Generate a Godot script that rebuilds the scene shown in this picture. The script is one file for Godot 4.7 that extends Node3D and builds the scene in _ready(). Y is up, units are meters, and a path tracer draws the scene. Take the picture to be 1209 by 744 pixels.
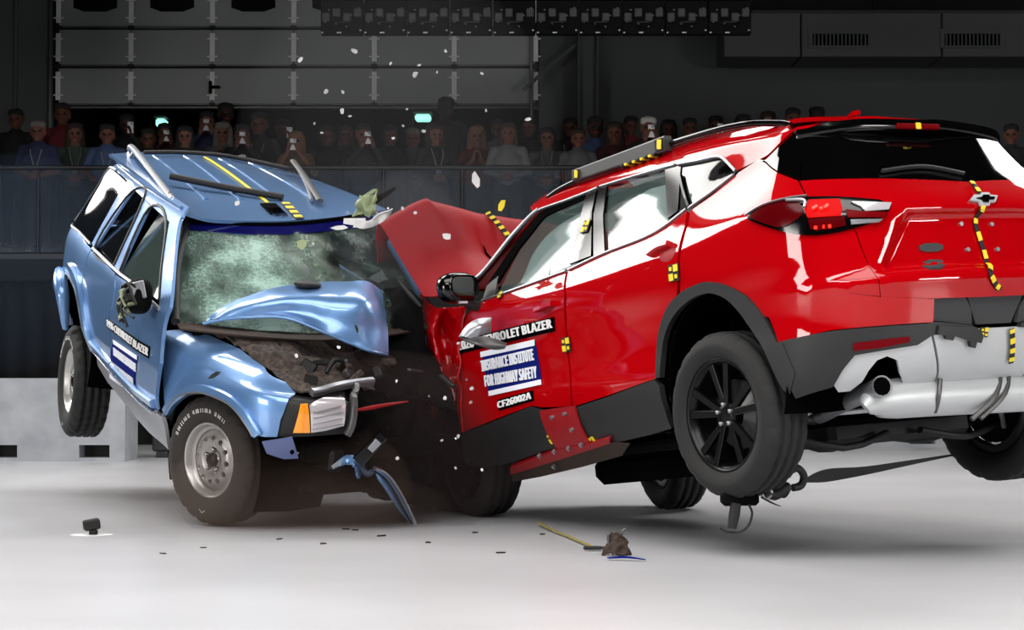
extends Node3D
# An offset head-on crash test: an old blue SUV and a new red SUV locked together in a dark hall, with a crowd on a raised gallery behind.

const RED_AT := Vector3(0.2861, 0.1558, -11.3364)
const BLUE_AT := Vector3(-1.0924, -0.0727, -10.4058)
const CLIP_AT := Vector3(-1.0787, 0.0262, -10.7371)
var mats := {}
var counts := {}
var rng := RandomNumberGenerator.new()

# ---------------------------------------------------------------- small helpers
func P(a: Array) -> PackedVector2Array:
	var o := PackedVector2Array()
	for i in range(0, a.size(), 2):
		o.append(Vector2(a[i], a[i + 1]))
	return o

func V(a: Array) -> PackedVector3Array:
	var o := PackedVector3Array()
	for i in range(0, a.size(), 3):
		o.append(Vector3(a[i], a[i + 1], a[i + 2]))
	return o

func mat(key: String, c: Color, rough := 0.6, metal := 0.0, extra := {}) -> StandardMaterial3D:
	if mats.has(key):
		return mats[key]
	var m := StandardMaterial3D.new()
	m.resource_name = key
	m.albedo_color = c
	m.roughness = rough
	m.metallic = metal
	for k in extra:
		m.set(k, extra[k])
	mats[key] = m
	return m

func noise_tex(size: int, freq: float, lo: Color, hi: Color, seed_ := 1, octaves := 4, kind := FastNoiseLite.TYPE_SIMPLEX_SMOOTH) -> NoiseTexture2D:
	var n := FastNoiseLite.new()
	n.noise_type = kind
	n.frequency = freq
	n.fractal_octaves = octaves
	n.seed = seed_
	var t := NoiseTexture2D.new()
	t.width = size
	t.height = size
	t.seamless = true
	t.noise = n
	var g := Gradient.new()
	g.set_color(0, lo)
	g.set_color(1, hi)
	t.color_ramp = g
	return t

func numbered(called: String) -> String:
	var n: int = counts.get(called, 0)
	counts[called] = n + 1
	return called if n == 0 else "%s_%03d" % [called, n]

func tag(o: Node, label := "", category := "", group := "", kind := "") -> Node:
	if label: o.set_meta("label", label)
	if category: o.set_meta("category", category)
	if group: o.set_meta("group", group)
	if kind: o.set_meta("kind", kind)
	return o

func thing(called: String, label: String, category: String, at := Transform3D(), group := "") -> Node3D:
	var o := Node3D.new()
	o.name = numbered(called)
	add_child(o)
	o.transform = at
	tag(o, label, category, group)
	return o

func part(parent: Node, called: String, mesh: Mesh, m: Material, at := Transform3D(), label := "") -> MeshInstance3D:
	var o := MeshInstance3D.new()
	o.name = called if parent != self else numbered(called)
	o.mesh = mesh
	o.material_override = m
	o.transform = at
	parent.add_child(o, true)
	if label: o.set_meta("label", label)
	return o

func at(x: float, y: float, z: float, turn := 0.0) -> Transform3D:
	return Transform3D(Basis(Vector3.UP, turn), Vector3(x, y, z))

func pose(t: Vector3, yaw: float, pitch: float, roll: float) -> Transform3D:
	return Transform3D(Basis(Vector3.UP, deg_to_rad(yaw)) * Basis(Vector3(0, 0, 1), deg_to_rad(pitch)) * Basis(Vector3(1, 0, 0), deg_to_rad(roll)), t)

# one triangle, seen from the side where a, b, c run anticlockwise
func tri(st: SurfaceTool, a: int, b: int, c: int) -> void:
	st.add_index(a); st.add_index(c); st.add_index(b)

func vert(st: SurfaceTool, p: Vector3, n: Vector3, uv := Vector2.ZERO) -> void:
	st.set_normal(n)
	st.set_uv(uv)
	st.add_vertex(p)

func begin() -> SurfaceTool:
	var st := SurfaceTool.new()
	st.begin(Mesh.PRIMITIVE_TRIANGLES)
	return st

func flat_quad(st: SurfaceTool, k: int, a: Vector3, b: Vector3, c: Vector3, d: Vector3) -> int:
	var n := (b - a).cross(c - a)
	if n.length_squared() < 1e-14:
		n = (c - a).cross(d - a)
	n = n.normalized()
	vert(st, a, n, Vector2(0, 0)); vert(st, b, n, Vector2(1, 0)); vert(st, c, n, Vector2(1, 1)); vert(st, d, n, Vector2(0, 1))
	tri(st, k, k + 1, k + 2); tri(st, k, k + 2, k + 3)
	return k + 4

# a box with chamfered edges
func block(size: Vector3, bevel := 0.01, centre := Vector3.ZERO) -> ArrayMesh:
	var st := begin()
	var h := size / 2.0
	var b := minf(bevel, minf(h.x, minf(h.y, h.z)) * 0.9)
	var k := 0
	var ax := [Vector3.RIGHT, Vector3.UP, Vector3.BACK]
	for i in 3:
		for s in [-1.0, 1.0]:
			var n: Vector3 = ax[i] * s
			var u: Vector3 = ax[(i + 1) % 3]
			var w: Vector3 = ax[(i + 2) % 3] * s
			var hu: float = h[(i + 1) % 3] - b
			var hw: float = h[(i + 2) % 3] - b
			var c: Vector3 = n * h[i] + centre
			k = flat_quad(st, k, c - u * hu - w * hw, c + u * hu - w * hw, c + u * hu + w * hw, c - u * hu + w * hw)
	if b > 0.0005:
		for i in 3:
			for s in [-1.0, 1.0]:
				for t in [-1.0, 1.0]:
					var e: Vector3 = ax[i]
					var u: Vector3 = ax[(i + 1) % 3] * s
					var w: Vector3 = ax[(i + 2) % 3] * t
					var he: float = h[i] - b
					var p: Vector3 = centre + u * h[(i + 1) % 3] + w * (h[(i + 2) % 3] - b)
					var q: Vector3 = centre + u * (h[(i + 1) % 3] - b) + w * h[(i + 2) % 3]
					if s * t > 0:
						k = flat_quad(st, k, p + e * he, q + e * he, q - e * he, p - e * he)
					else:
						k = flat_quad(st, k, p - e * he, q - e * he, q + e * he, p + e * he)
		for sx in [-1.0, 1.0]:
			for sy in [-1.0, 1.0]:
				for sz in [-1.0, 1.0]:
					var a := centre + Vector3(sx * h.x, sy * (h.y - b), sz * (h.z - b))
					var c := centre + Vector3(sx * (h.x - b), sy * h.y, sz * (h.z - b))
					var d := centre + Vector3(sx * (h.x - b), sy * (h.y - b), sz * h.z)
					if sx * sy * sz > 0: k = flat_quad(st, k, a, c, d, d)
					else: k = flat_quad(st, k, a, d, c, c)
	return st.commit()

# a bar of rectangular section between two points, tapering
func bar(a: Vector3, b: Vector3, up: Vector3, w0: float, w1: float, t0: float, t1: float) -> ArrayMesh:
	var st := begin()
	var d := (b - a).normalized()
	var s := d.cross(up).normalized()
	var u := s.cross(d).normalized()
	var r := []
	for e in [[a, w0, t0], [b, w1, t1]]:
		for q in [[-1, -.8], [-.8, -1], [.8, -1], [1, -.8], [1, .8], [.8, 1], [-.8, 1], [-1, .8]]:
			r.append(e[0] + s * e[1] * 0.5 * q[0] + u * e[2] * 0.5 * q[1])
	var k := 0
	for i in 8:
		var j := (i + 1) % 8
		k = flat_quad(st, k, r[i], r[8 + i], r[8 + j], r[j])
	for e in [0, 8]:
		for i in range(1, 7, 2):
			k = flat_quad(st, k, r[e], r[e + i], r[e + i + 1], r[e + mini(i + 2, 7)])
	return st.commit()

func spline(pts: PackedVector3Array, sub: int) -> PackedVector3Array:
	var o := PackedVector3Array()
	var n := pts.size()
	for i in n - 1:
		for j in sub:
			o.append(pts[i].cubic_interpolate(pts[i + 1], pts[maxi(i - 1, 0)], pts[mini(i + 2, n - 1)], float(j) / sub))
	o.append(pts[n - 1])
	return o

# a round tube along points; radius may be one number or one per control point
func tube(pts: PackedVector3Array, r, sides := 8, sub := 4, flat := 1.0) -> ArrayMesh:
	var st := begin()
	var c := spline(pts, sub)
	var n := c.size()
	var up := Vector3.UP
	for i in n:
		var d := (c[mini(i + 1, n - 1)] - c[maxi(i - 1, 0)]).normalized()
		if absf(d.dot(up)) > 0.95:
			up = Vector3.RIGHT if absf(d.x) < 0.7 else Vector3.BACK
		var s := d.cross(up).normalized()
		up = s.cross(d).normalized()
		var rad: float = r if not r is Array else lerpf(r[mini(i / sub, r.size() - 1)], r[mini(i / sub + 1, r.size() - 1)], float(i % sub) / sub)
		for k in sides + 1:
			var a := TAU * k / sides
			var q := s * cos(a) + up * sin(a) * flat
			vert(st, c[i] + q * rad, q.normalized(), Vector2(float(k) / sides, float(i) / n))
	var w := sides + 1
	for i in n - 1:
		for k in sides:
			var a := i * w + k
			tri(st, a, a + w + 1, a + 1); tri(st, a, a + w, a + w + 1)
	for e in [0, n - 1]:
		var q := (c[mini(e + 1, n - 1)] - c[maxi(e - 1, 0)]).normalized() * (-1.0 if e == 0 else 1.0)
		var base := n * w + (0 if e == 0 else w + 1)
		vert(st, c[e], q)
		for k in w:
			vert(st, c[e] + (tube_ring(c, e, k, sides, r, sub, flat, up)), q)
		for k in sides:
			if e == 0: tri(st, base, base + 1 + k, base + 2 + k)
			else: tri(st, base, base + 2 + k, base + 1 + k)
	return st.commit()

func tube_ring(c: PackedVector3Array, e: int, k: int, sides: int, r, sub: int, flat: float, up: Vector3) -> Vector3:
	var n := c.size()
	var d := (c[mini(e + 1, n - 1)] - c[maxi(e - 1, 0)]).normalized()
	var u := up
	if e == 0:
		u = Vector3.UP
		if absf(d.dot(u)) > 0.95:
			u = Vector3.RIGHT if absf(d.x) < 0.7 else Vector3.BACK
	var s := d.cross(u).normalized()
	u = s.cross(d).normalized()
	var rad: float = r if not r is Array else r[0 if e == 0 else r.size() - 1]
	var a := TAU * k / sides
	return (s * cos(a) + u * sin(a) * flat) * rad

# a turned shape about z: profile of (radius, z); bump(angle, i) changes the radius of point i
func lathe(prof: PackedVector2Array, seg := 48, bump = null, smooth := true) -> ArrayMesh:
	var st := begin()
	var n := prof.size()
	var w := n
	for s in seg + 1:
		var a := TAU * (s % seg) / seg
		for i in n:
			var r := prof[i].x
			if bump != null:
				r += bump.call(s % seg, i)
			vert(st, Vector3(cos(a) * r, sin(a) * r, prof[i].y), Vector3(cos(a), sin(a), 0), Vector2(float(s) / seg, float(i) / n))
	for s in seg:
		for i in n - 1:
			var a := s * w + i
			tri(st, a, a + w, a + w + 1); tri(st, a, a + w + 1, a + 1)
	if smooth:
		st.generate_normals()
	else:
		st.deindex(); st.generate_normals()
	return st.commit()

# polygon in (u, v) laid on surface S as a sheet with thickness
func ring_points(o: PackedVector2Array, step: float) -> PackedVector2Array:
	var r := PackedVector2Array()
	for i in o.size():
		var a := o[i]
		var b := o[(i + 1) % o.size()]
		var n := maxi(1, int(ceil(a.distance_to(b) / step)))
		for j in n:
			r.append(a.lerp(b, float(j) / n))
	return r

func rounded(o: PackedVector2Array, it := 2) -> PackedVector2Array:
	for k in it:
		var r := PackedVector2Array()
		for i in o.size():
			var a := o[i]
			var b := o[(i + 1) % o.size()]
			r.append(a.lerp(b, 0.25)); r.append(a.lerp(b, 0.75))
		o = r
	return o

func curve(o: PackedVector2Array, sub := 3) -> PackedVector2Array:
	var r := PackedVector2Array()
	var n := o.size()
	for i in n:
		var a := o[i]
		var b := o[(i + 1) % n]
		var p := o[(i + n - 1) % n]
		var q := o[(i + 2) % n]
		r.append(a)
		for j in range(1, sub):
			var t := float(j) / sub
			# only round gentle bends: sharp corners stay
			var ta := (b - p) * .5 if (a - p).normalized().dot((b - a).normalized()) > .6 else b - a
			var tb := (q - a) * .5 if (b - a).normalized().dot((q - b).normalized()) > .6 else b - a
			var t2 := t * t
			var t3 := t2 * t
			r.append(a * (2 * t3 - 3 * t2 + 1) + ta.limit_length(a.distance_to(b)) * (t3 - 2 * t2 + t) + b * (3 * t2 - 2 * t3) + tb.limit_length(a.distance_to(b)) * (t3 - t2))
	return r

func sheet(o: PackedVector2Array, S: Callable, step := 0.045, t := 0.012, off := 0.0, flip := 1.0, holes: Array = []) -> ArrayMesh:
	var rings: Array[PackedVector2Array] = [ring_points(o, step)]
	for h in holes:
		rings.append(ring_points(h, step * 0.7))
	var pts := PackedVector2Array()
	var starts := []
	for r in rings:
		starts.append(pts.size())
		pts.append_array(r)
	var edge := pts.size()
	var lo := o[0]
	var hi := o[0]
	for p in o:
		lo = lo.min(p); hi = hi.max(p)
	var row := 0
	var y := lo.y
	var near2 := step * step * 0.3
	var jit := RandomNumberGenerator.new()
	jit.seed = 7
	while y < hi.y:
		var x := lo.x + (step * 0.5 if row % 2 else 0.0)
		while x < hi.x:
			var q := Vector2(x + jit.randf_range(-.04, .04) * step, y + jit.randf_range(-.04, .04) * step)
			x += step
			if not Geometry2D.is_point_in_polygon(q, o):
				continue
			var ok := true
			for h in holes:
				if Geometry2D.is_point_in_polygon(q, h):
					ok = false
			if ok:
				for i in edge:
					if q.distance_squared_to(pts[i]) < near2:
						ok = false
						break
			if ok:
				pts.append(q)
		y += step * 0.866
		row += 1
	var tr := Geometry2D.triangulate_delaunay(pts)
	var st := begin()
	var n := pts.size()
	var p3 := PackedVector3Array()
	var nn := PackedVector3Array()
	var e := 0.006
	for q in pts:
		var du: Vector3 = S.call(q.x + e, q.y) - S.call(q.x - e, q.y)
		var dv: Vector3 = S.call(q.x, q.y + e) - S.call(q.x, q.y - e)
		var nr := du.cross(dv).normalized() * flip
		p3.append(S.call(q.x, q.y) + nr * off)
		nn.append(nr)
	for i in n:
		vert(st, p3[i], nn[i], pts[i])
	for i in n:
		vert(st, p3[i] - nn[i] * t, -nn[i], pts[i])
	for i in range(0, tr.size(), 3):
		var a := tr[i]
		var b := tr[i + 1]
		var c := tr[i + 2]
		var m := (pts[a] + pts[b] + pts[c]) / 3.0
		if not Geometry2D.is_point_in_polygon(m, o):
			continue
		var ok := true
		for h in holes:
			if Geometry2D.is_point_in_polygon(m, h):
				ok = false
				break
		if not ok:
			continue
		var cc := (pts[b] - pts[a]).cross(pts[c] - pts[a]) * flip
		if absf(cc) < 1e-9:
			continue
		if cc < 0:
			var x := b
			b = c
			c = x
		tri(st, a, b, c)
		tri(st, n + a, n + c, n + b)
	var k := 2 * n
	for ri in rings.size():
		var r := rings[ri]
		var turn := 1.0 if Geometry2D.is_polygon_clockwise(o if ri == 0 else holes[ri - 1]) else -1.0
		turn *= flip * (1.0 if ri == 0 else -1.0)
		for i in r.size():
			var a: int = starts[ri] + i
			var b: int = starts[ri] + (i + 1) % r.size()
			var d := p3[b] - p3[a]
			var w := (nn[a].cross(d)).normalized() * turn
			vert(st, p3[a], w); vert(st, p3[b], w); vert(st, p3[b] - nn[b] * t, w); vert(st, p3[a] - nn[a] * t, w)
			if turn > 0:
				tri(st, k, k + 1, k + 2); tri(st, k, k + 2, k + 3)
			else:
				tri(st, k, k + 2, k + 1); tri(st, k, k + 3, k + 2)
			k += 4
	return st.commit()

# a raised strip that follows a path on surface S
func ribbon(path: PackedVector2Array, S: Callable, w: float, h: float, off := 0.0, flip := 1.0, sub := 6) -> ArrayMesh:
	var p3 := PackedVector3Array()
	for q in path:
		p3.append(Vector3(q.x, q.y, 0))
	p3 = spline(p3, sub)
	var st := begin()
	var n := p3.size()
	var c := PackedVector3Array()
	var nn := PackedVector3Array()
	var e := 0.006
	for q in p3:
		var du: Vector3 = S.call(q.x + e, q.y) - S.call(q.x - e, q.y)
		var dv: Vector3 = S.call(q.x, q.y + e) - S.call(q.x, q.y - e)
		nn.append(du.cross(dv).normalized() * flip)
		c.append(S.call(q.x, q.y) + nn[-1] * off)
	var prof := [[-.5, -.3], [-.5, .6], [-.35, 1.], [.35, 1.], [.5, .6], [.5, -.3]]
	var k := 0
	var rings := []
	for i in n:
		var d := (c[mini(i + 1, n - 1)] - c[maxi(i - 1, 0)]).normalized()
		var s := nn[i].cross(d).normalized()
		var r := []
		for q in prof:
			r.append(c[i] + s * w * q[0] + nn[i] * h * q[1])
		rings.append(r)
	for i in n - 1:
		for j in 6:
			var a: Vector3 = rings[i][j]
			var b: Vector3 = rings[i][(j + 1) % 6]
			k = flat_quad(st, k, a, rings[i + 1][j], rings[i + 1][(j + 1) % 6], b)
	for i in [0, n - 1]:
		k = flat_quad(st, k, rings[i][0], rings[i][1], rings[i][2], rings[i][3])
		k = flat_quad(st, k, rings[i][0], rings[i][3], rings[i][4], rings[i][5])
	return st.commit()

# smooth sheet through a grid of points (rows x cols), optionally crumpled
func grid(rows: Array, sub := 6, t := 0.008, amp := 0.0, freq := 6.0, seed_ := 1, ridged := true) -> ArrayMesh:
	var nr := rows.size()
	var nc: int = rows[0].size()
	var fine := []
	for r in rows:
		fine.append(spline(r, sub))
	var wc: int = fine[0].size()
	var all := []
	for j in wc:
		var col := PackedVector3Array()
		for i in nr:
			col.append(fine[i][j])
		all.append(spline(col, sub))
	var wr: int = all[0].size()
	var noise := FastNoiseLite.new()
	noise.seed = seed_
	noise.frequency = freq
	noise.fractal_type = FastNoiseLite.FRACTAL_RIDGED if ridged else FastNoiseLite.FRACTAL_FBM
	noise.fractal_octaves = 3
	var pos := PackedVector3Array()
	pos.resize(wc * wr)
	for i in wr:
		for j in wc:
			pos[i * wc + j] = all[j][i]
	var nor := grid_normals(pos, wr, wc)
	if amp > 0.0:
		var moved := pos.duplicate()
		for i in pos.size():
			moved[i] = pos[i] + nor[i] * amp * noise.get_noise_3dv(pos[i])
		pos = moved
		nor = grid_normals(pos, wr, wc)
	var st := begin()
	var n := pos.size()
	for s in [1.0, -1.0]:
		for i in wr:
			for j in wc:
				var a := i * wc + j
				vert(st, pos[a] if s > 0 else pos[a] - nor[a] * t, nor[a] * s, Vector2(float(j) / (wc - 1), float(i) / (wr - 1)))
	for i in wr - 1:
		for j in wc - 1:
			var a := i * wc + j
			tri(st, a, a + 1, a + wc + 1); tri(st, a, a + wc + 1, a + wc)
			tri(st, n + a, n + a + wc + 1, n + a + 1); tri(st, n + a, n + a + wc, n + a + wc + 1)
	var k := 2 * n
	var rim := []
	for j in wc: rim.append(j)
	for i in range(1, wr): rim.append(i * wc + wc - 1)
	for j in range(wc - 2, -1, -1): rim.append((wr - 1) * wc + j)
	for i in range(wr - 2, 0, -1): rim.append(i * wc)
	for i in rim.size():
		var a: int = rim[i]
		var b: int = rim[(i + 1) % rim.size()]
		k = flat_quad(st, k, pos[a] - nor[a] * t, pos[b] - nor[b] * t, pos[b], pos[a])
	return st.commit()

func grid_normals(pos: PackedVector3Array, wr: int, wc: int) -> PackedVector3Array:
	var nor := PackedVector3Array()
	nor.resize(pos.size())
	for i in wr:
		for j in wc:
			var du := pos[i * wc + mini(j + 1, wc - 1)] - pos[i * wc + maxi(j - 1, 0)]
			var dv := pos[mini(i + 1, wr - 1) * wc + j] - pos[maxi(i - 1, 0) * wc + j]
			nor[i * wc + j] = du.cross(dv).normalized()
	return nor

# solid prism from a polygon in the xy plane, along z from 0 to depth
func prism(o: PackedVector2Array, depth: float) -> ArrayMesh:
	var flat := func(u, v): return Vector3(u, v, 0)
	return sheet(o, flat, 0.4, depth, depth)

func circle(c: Vector2, r: float, n := 14, sx := 1.0) -> PackedVector2Array:
	var o := PackedVector2Array()
	for i in n:
		o.append(c + Vector2(cos(TAU * i / n) * r * sx, sin(TAU * i / n) * r))
	return o

func join(list: Array) -> ArrayMesh:
	var st := begin()
	for e in list:
		if e is Array:
			st.append_from(e[0], 0, e[1])
		else:
			st.append_from(e, 0, Transform3D())
	return st.commit()

# lettering laid on a surface between two (u, v) points: baseline left, baseline right
func letters(text: String, S: Callable, a: Vector2, b: Vector2, high: float, off: float, flip: float, font_name := "Droid Sans", weight := 700) -> Array:
	var f := SystemFont.new()
	f.font_names = PackedStringArray([font_name])
	f.font_weight = weight
	var tm := TextMesh.new()
	tm.font = f
	tm.text = text
	tm.font_size = 32
	tm.pixel_size = 0.01
	tm.depth = 0.02
	tm.curve_step = 4.0
	tm.horizontal_alignment = HORIZONTAL_ALIGNMENT_LEFT
	tm.vertical_alignment = VERTICAL_ALIGNMENT_BOTTOM
	var bb := tm.get_aabb()
	var src := tm.surface_get_arrays(0)
	var vs: PackedVector3Array = src[Mesh.ARRAY_VERTEX]
	var ix: PackedInt32Array = src[Mesh.ARRAY_INDEX] if src[Mesh.ARRAY_INDEX] != null else PackedInt32Array(range(vs.size()))
	var st := begin()
	for p in vs:
		var fx := (p.x - bb.position.x) / bb.size.x
		var q := a.lerp(b, fx) + Vector2(0, (p.y - bb.position.y) / bb.size.y * high)
		var e := .01
		var du: Vector3 = S.call(q.x + e, q.y) - S.call(q.x - e, q.y)
		var dv: Vector3 = S.call(q.x, q.y + e) - S.call(q.x, q.y - e)
		var n := du.cross(dv).normalized() * flip
		st.set_normal(n)
		st.add_vertex(S.call(q.x, q.y) + n * (off + (.002 if p.z > 0 else -.004)))
	for i in ix:
		st.add_index(i)
	return [st.commit(), Transform3D()]

# ---------------------------------------------------------------- curves shared by the body surfaces
func herm(T: PackedFloat32Array, A: PackedFloat32Array, t: float) -> float:
	var n := T.size()
	t = clampf(t, T[0], T[n - 1])
	var i := clampi(T.bsearch(t, false) - 1, 0, n - 2)
	var m0 := (A[i + 1] - A[i - 1]) / (T[i + 1] - T[i - 1]) if i > 0 else (A[1] - A[0]) / (T[1] - T[0])
	var m1 := (A[i + 2] - A[i]) / (T[i + 2] - T[i]) if i < n - 2 else (A[n - 1] - A[n - 2]) / (T[n - 1] - T[n - 2])
	var h := T[i + 1] - T[i]
	var s := (t - T[i]) / h
	var s2 := s * s
	var s3 := s2 * s
	return (2 * s3 - 3 * s2 + 1) * A[i] + (s3 - 2 * s2 + s) * h * m0 + (3 * s2 - 2 * s3) * A[i + 1] + (s3 - s2) * h * m1

func sstep(a: float, b: float, x: float) -> float:
	var t := clampf((x - a) / (b - a), 0.0, 1.0)
	return t * t * (3 - 2 * t)

func splus(x: float, k: float) -> float:
	return k * log(1.0 + exp(clampf(x / k, -30, 30)))

func arc(t: float, n: float) -> float:
	return pow(pow(absf(cos(t)), n) + pow(absf(sin(t)), n), -1.0 / n)

var RED_V := PackedFloat32Array([0, .12, .22, .34, .46, .6, .75, .9, 1, 1.3, 1.5, 1.56, 1.63, 1.75, 1.95, 2.4])
var RED_W := PackedFloat32Array([.6, .74, .84, .895, .908, .9, .906, .918, .918, .915, .91, .895, .81, .66, .45, 0])
var RED_Y := PackedFloat32Array([0, .12, .22, .34, .46, .6, .75, .9, 1, 1.3, 1.5, 1.55, 1.585, 1.61, 1.635, 1.65])
var RED_XV := PackedFloat32Array([.12, .25, .34, .46, .6, .68, .745, .8, .95, 1.05, 1.12, 1.18, 1.3, 1.44, 1.52, 1.6, 2.4])
var RED_XX := PackedFloat32Array([3.42, 3.5, 3.6, 3.66, 3.7, 3.722, 3.745, 3.715, 3.702, 3.695, 3.66, 3.607, 3.5, 3.385, 3.32, 3.22, 3.1])
var BLUE_V := PackedFloat32Array([.22, .32, .38, .5, .6, .68, .85, 1.05, 1.12, 1.17, 1.3, 1.45, 1.57, 1.62, 1.68, 1.8, 2.25])
var BLUE_W := PackedFloat32Array([.66, .755, .785, .815, .855, .872, .885, .883, .872, .85, .802, .742, .69, .65, .585, .46, 0])
var BLUE_Y := PackedFloat32Array([.22, .32, .38, .5, .6, .68, .85, 1.05, 1.12, 1.17, 1.3, 1.45, 1.57, 1.62, 1.655, 1.68, 1.7])
var BLUE_XV := PackedFloat32Array([.38, .55, .8, 1.1, 1.3, 1.57, 1.65, 2.25])
var BLUE_XX := PackedFloat32Array([3.8, 3.92, 3.95, 3.93, 3.83, 3.66, 3.58, 3.56])
var CLIP_V := PackedFloat32Array([.38, .55, .75, .9, .98, 1.04, 1.12, 1.3, 1.9])
var CLIP_W := PackedFloat32Array([.83, .862, .872, .862, .835, .79, .72, .55, 0])
var CLIP_Y := PackedFloat32Array([.38, .55, .75, .9, .97, 1.015, 1.045, 1.07, 1.1])
var CLIP_XV := PackedFloat32Array([.38, .55, .75, .9, .98, 1.04, 1.12, 1.9])
var CLIP_XX := PackedFloat32Array([.66, .76, .78, .72, .66, .6, .52, .5])

# red body: u runs along the left side to the rear (metres behind the front axle), round the corner and across the tail; v runs up the section
func red(u: float, v: float) -> Vector3:
	var w := herm(RED_V, RED_W, v)
	var y := herm(RED_V, RED_Y, v)
	var X := herm(RED_XV, RED_XX, v)
	var sg := 1.0 if u > 4.4 else -1.0
	if u > 4.4:
		u = 8.8 - u
	var d := minf(u, 3.1)
	var vc := 0.0
	if d < 1.7: vc = lerpf(.985, 1.0, clampf((d - .3) / 1.4, 0, 1))
	elif d < 2.6: vc = lerpf(1.0, 1.045, (d - 1.7) / .9)
	else: vc = lerpf(1.045, 1.09, (d - 2.6) / .5)
	var k := sstep(1.9, 1.52, v)
	w = maxf(w - .47 * k * splus(v - vc, .018), 0.0)
	w += .018 * exp(-((2.8 - d) * (2.8 - d) + (y - .55) * (y - .55)) / .16)
	w -= .04 * sstep(2.6, 3.1, d) * sstep(1.1, 1.4, v) + .05 * sstep(.9, .3, d) * sstep(1.2, 1.5, v)
	y += sstep(1.13, 1.5, v) * (-.055 * sstep(2.3, 3.3, d) - .02 * sstep(1.3, .9, d))
	if u <= 3.1:
		return Vector3(-d, y, sg * w)
	var t := clampf((u - 3.1) / 1.3, 0, 1) * PI / 2
	var r := arc(t, 3.0)
	var u0 := 3.87 + clampf((v - .78) / .25, 0, 1) * .14
	var x := -(3.1 + maxf(X - 3.1, .02) * r * sin(t)) + .042 * sstep(u0 - .03, u0 + .03, u) * sstep(.765, .81, v) * sstep(1.045, 1.005, v)
	return Vector3(x, y, sg * w * r * cos(t))

# blue cabin, right side and tail, same idea; mirrored beyond the tail centre
func blue(u: float, v: float) -> Vector3:
	var w := herm(BLUE_V, BLUE_W, v)
	var y := herm(BLUE_V, BLUE_Y, v)
	var X := herm(BLUE_XV, BLUE_XX, v)
	var sg := 1.0
	if u > 4.55:
		u = 9.1 - u
		sg = -1.0
	var d := minf(u, 3.3)
	w -= .03 * sstep(2.4, 3.3, d) * sstep(1.0, 1.5, v) + .02 * sstep(1.0, .5, d)
	w = maxf(w + .03 * exp(-((2.88 - d) * (2.88 - d) + (y - .75) * (y - .75)) / .12), 0.0)
	if u <= 3.3:
		return Vector3(-d, y, sg * w)
	var t := clampf((u - 3.3) / 1.25, 0, 1) * PI / 2
	var r := arc(t, 3.5)
	return Vector3(-(3.3 + maxf(X - 3.3, .02) * r * sin(t)), y, sg * w * r * cos(t))

# blue front clip: u runs forward from the door along the right fender and round the nose
func clip(u: float, v: float) -> Vector3:
	var w := herm(CLIP_V, CLIP_W, v)
	var y := herm(CLIP_V, CLIP_Y, v)
	var X := herm(CLIP_XV, CLIP_XX, v)
	var x := minf(u - .6, .28)
	w += .032 * exp(-(x * x + (y - .6) * (y - .6)) / .14)
	y -= sstep(.8, 1.02, v) * .117 * clampf(x + .5, 0, 2)
	if u <= .88:
		return Vector3(x, y, w) * .952
	var t := clampf((u - .88) / 1.2, 0, 1) * PI / 2
	var r := arc(t, 2.6)
	y -= sstep(.8, 1.02, v) * .06 * sin(t)
	return Vector3(.28 + maxf(X - .28, .05) * r * sin(t), y, w * r * cos(t)) * .952


# rounded pillow shape (superellipsoid)
func pillow(r: Vector3, e := 0.6, lat := 14, lon := 22) -> ArrayMesh:
	var st := begin()
	for i in lat + 1:
		var a := -PI / 2 + PI * i / lat
		for j in lon + 1:
			var b := TAU * j / lon
			var ca := pow(absf(cos(a)), e)
			var p := Vector3(ca * signf(cos(b)) * pow(absf(cos(b)), e) * r.x, signf(sin(a)) * pow(absf(sin(a)), e) * r.y, ca * signf(sin(b)) * pow(absf(sin(b)), e) * r.z)
			vert(st, p, Vector3.UP, Vector2(float(j) / lon, float(i) / lat))
	var w := lon + 1
	for i in lat:
		for j in lon:
			var k := i * w + j
			tri(st, k, k + w, k + w + 1); tri(st, k, k + w + 1, k + 1)
	st.generate_normals()
	return st.commit()

# adds the mirror image of a chain of (u, v) about the tail centre line, closing the outline
func both(chain: PackedVector2Array, mid := 8.8) -> PackedVector2Array:
	var o := chain.duplicate()
	for i in range(chain.size() - 1, -1, -1):
		o.append(Vector2(mid - chain[i].x, chain[i].y))
	return o

func mirrored(o: PackedVector2Array, mid := 8.8) -> PackedVector2Array:
	var r := PackedVector2Array()
	for p in o:
		r.append(Vector2(mid - p.x, p.y))
	return r

func mark(parent: Node, S: Callable, c: PackedVector2Array, size: float, flip: float, called := "target_marker") -> void:
	# yellow and black quartered crash-test target at the four corners given by c[0] centre
	var q := c[0]
	var h := size
	var b := part(parent, called, sheet(P([q.x - h, q.y - h, q.x + h, q.y - h, q.x + h, q.y + h, q.x - h, q.y + h]), S, h, .004, .010, flip), mats.tape_black)
	for d in [[-.48, -.48], [.5, .5], [-.48, .5], [.5, -.48]]:
		var k: float = h * (.40 if d[0] * d[1] > 0 else .22)
		var o := P([q.x + d[0] * h - k, q.y + d[1] * h - k, q.x + d[0] * h + k, q.y + d[1] * h - k, q.x + d[0] * h + k, q.y + d[1] * h + k, q.x + d[0] * h - k, q.y + d[1] * h + k])
		part(b, "square", sheet(o, S, h, .004, .014, flip), mats.yellow)

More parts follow.
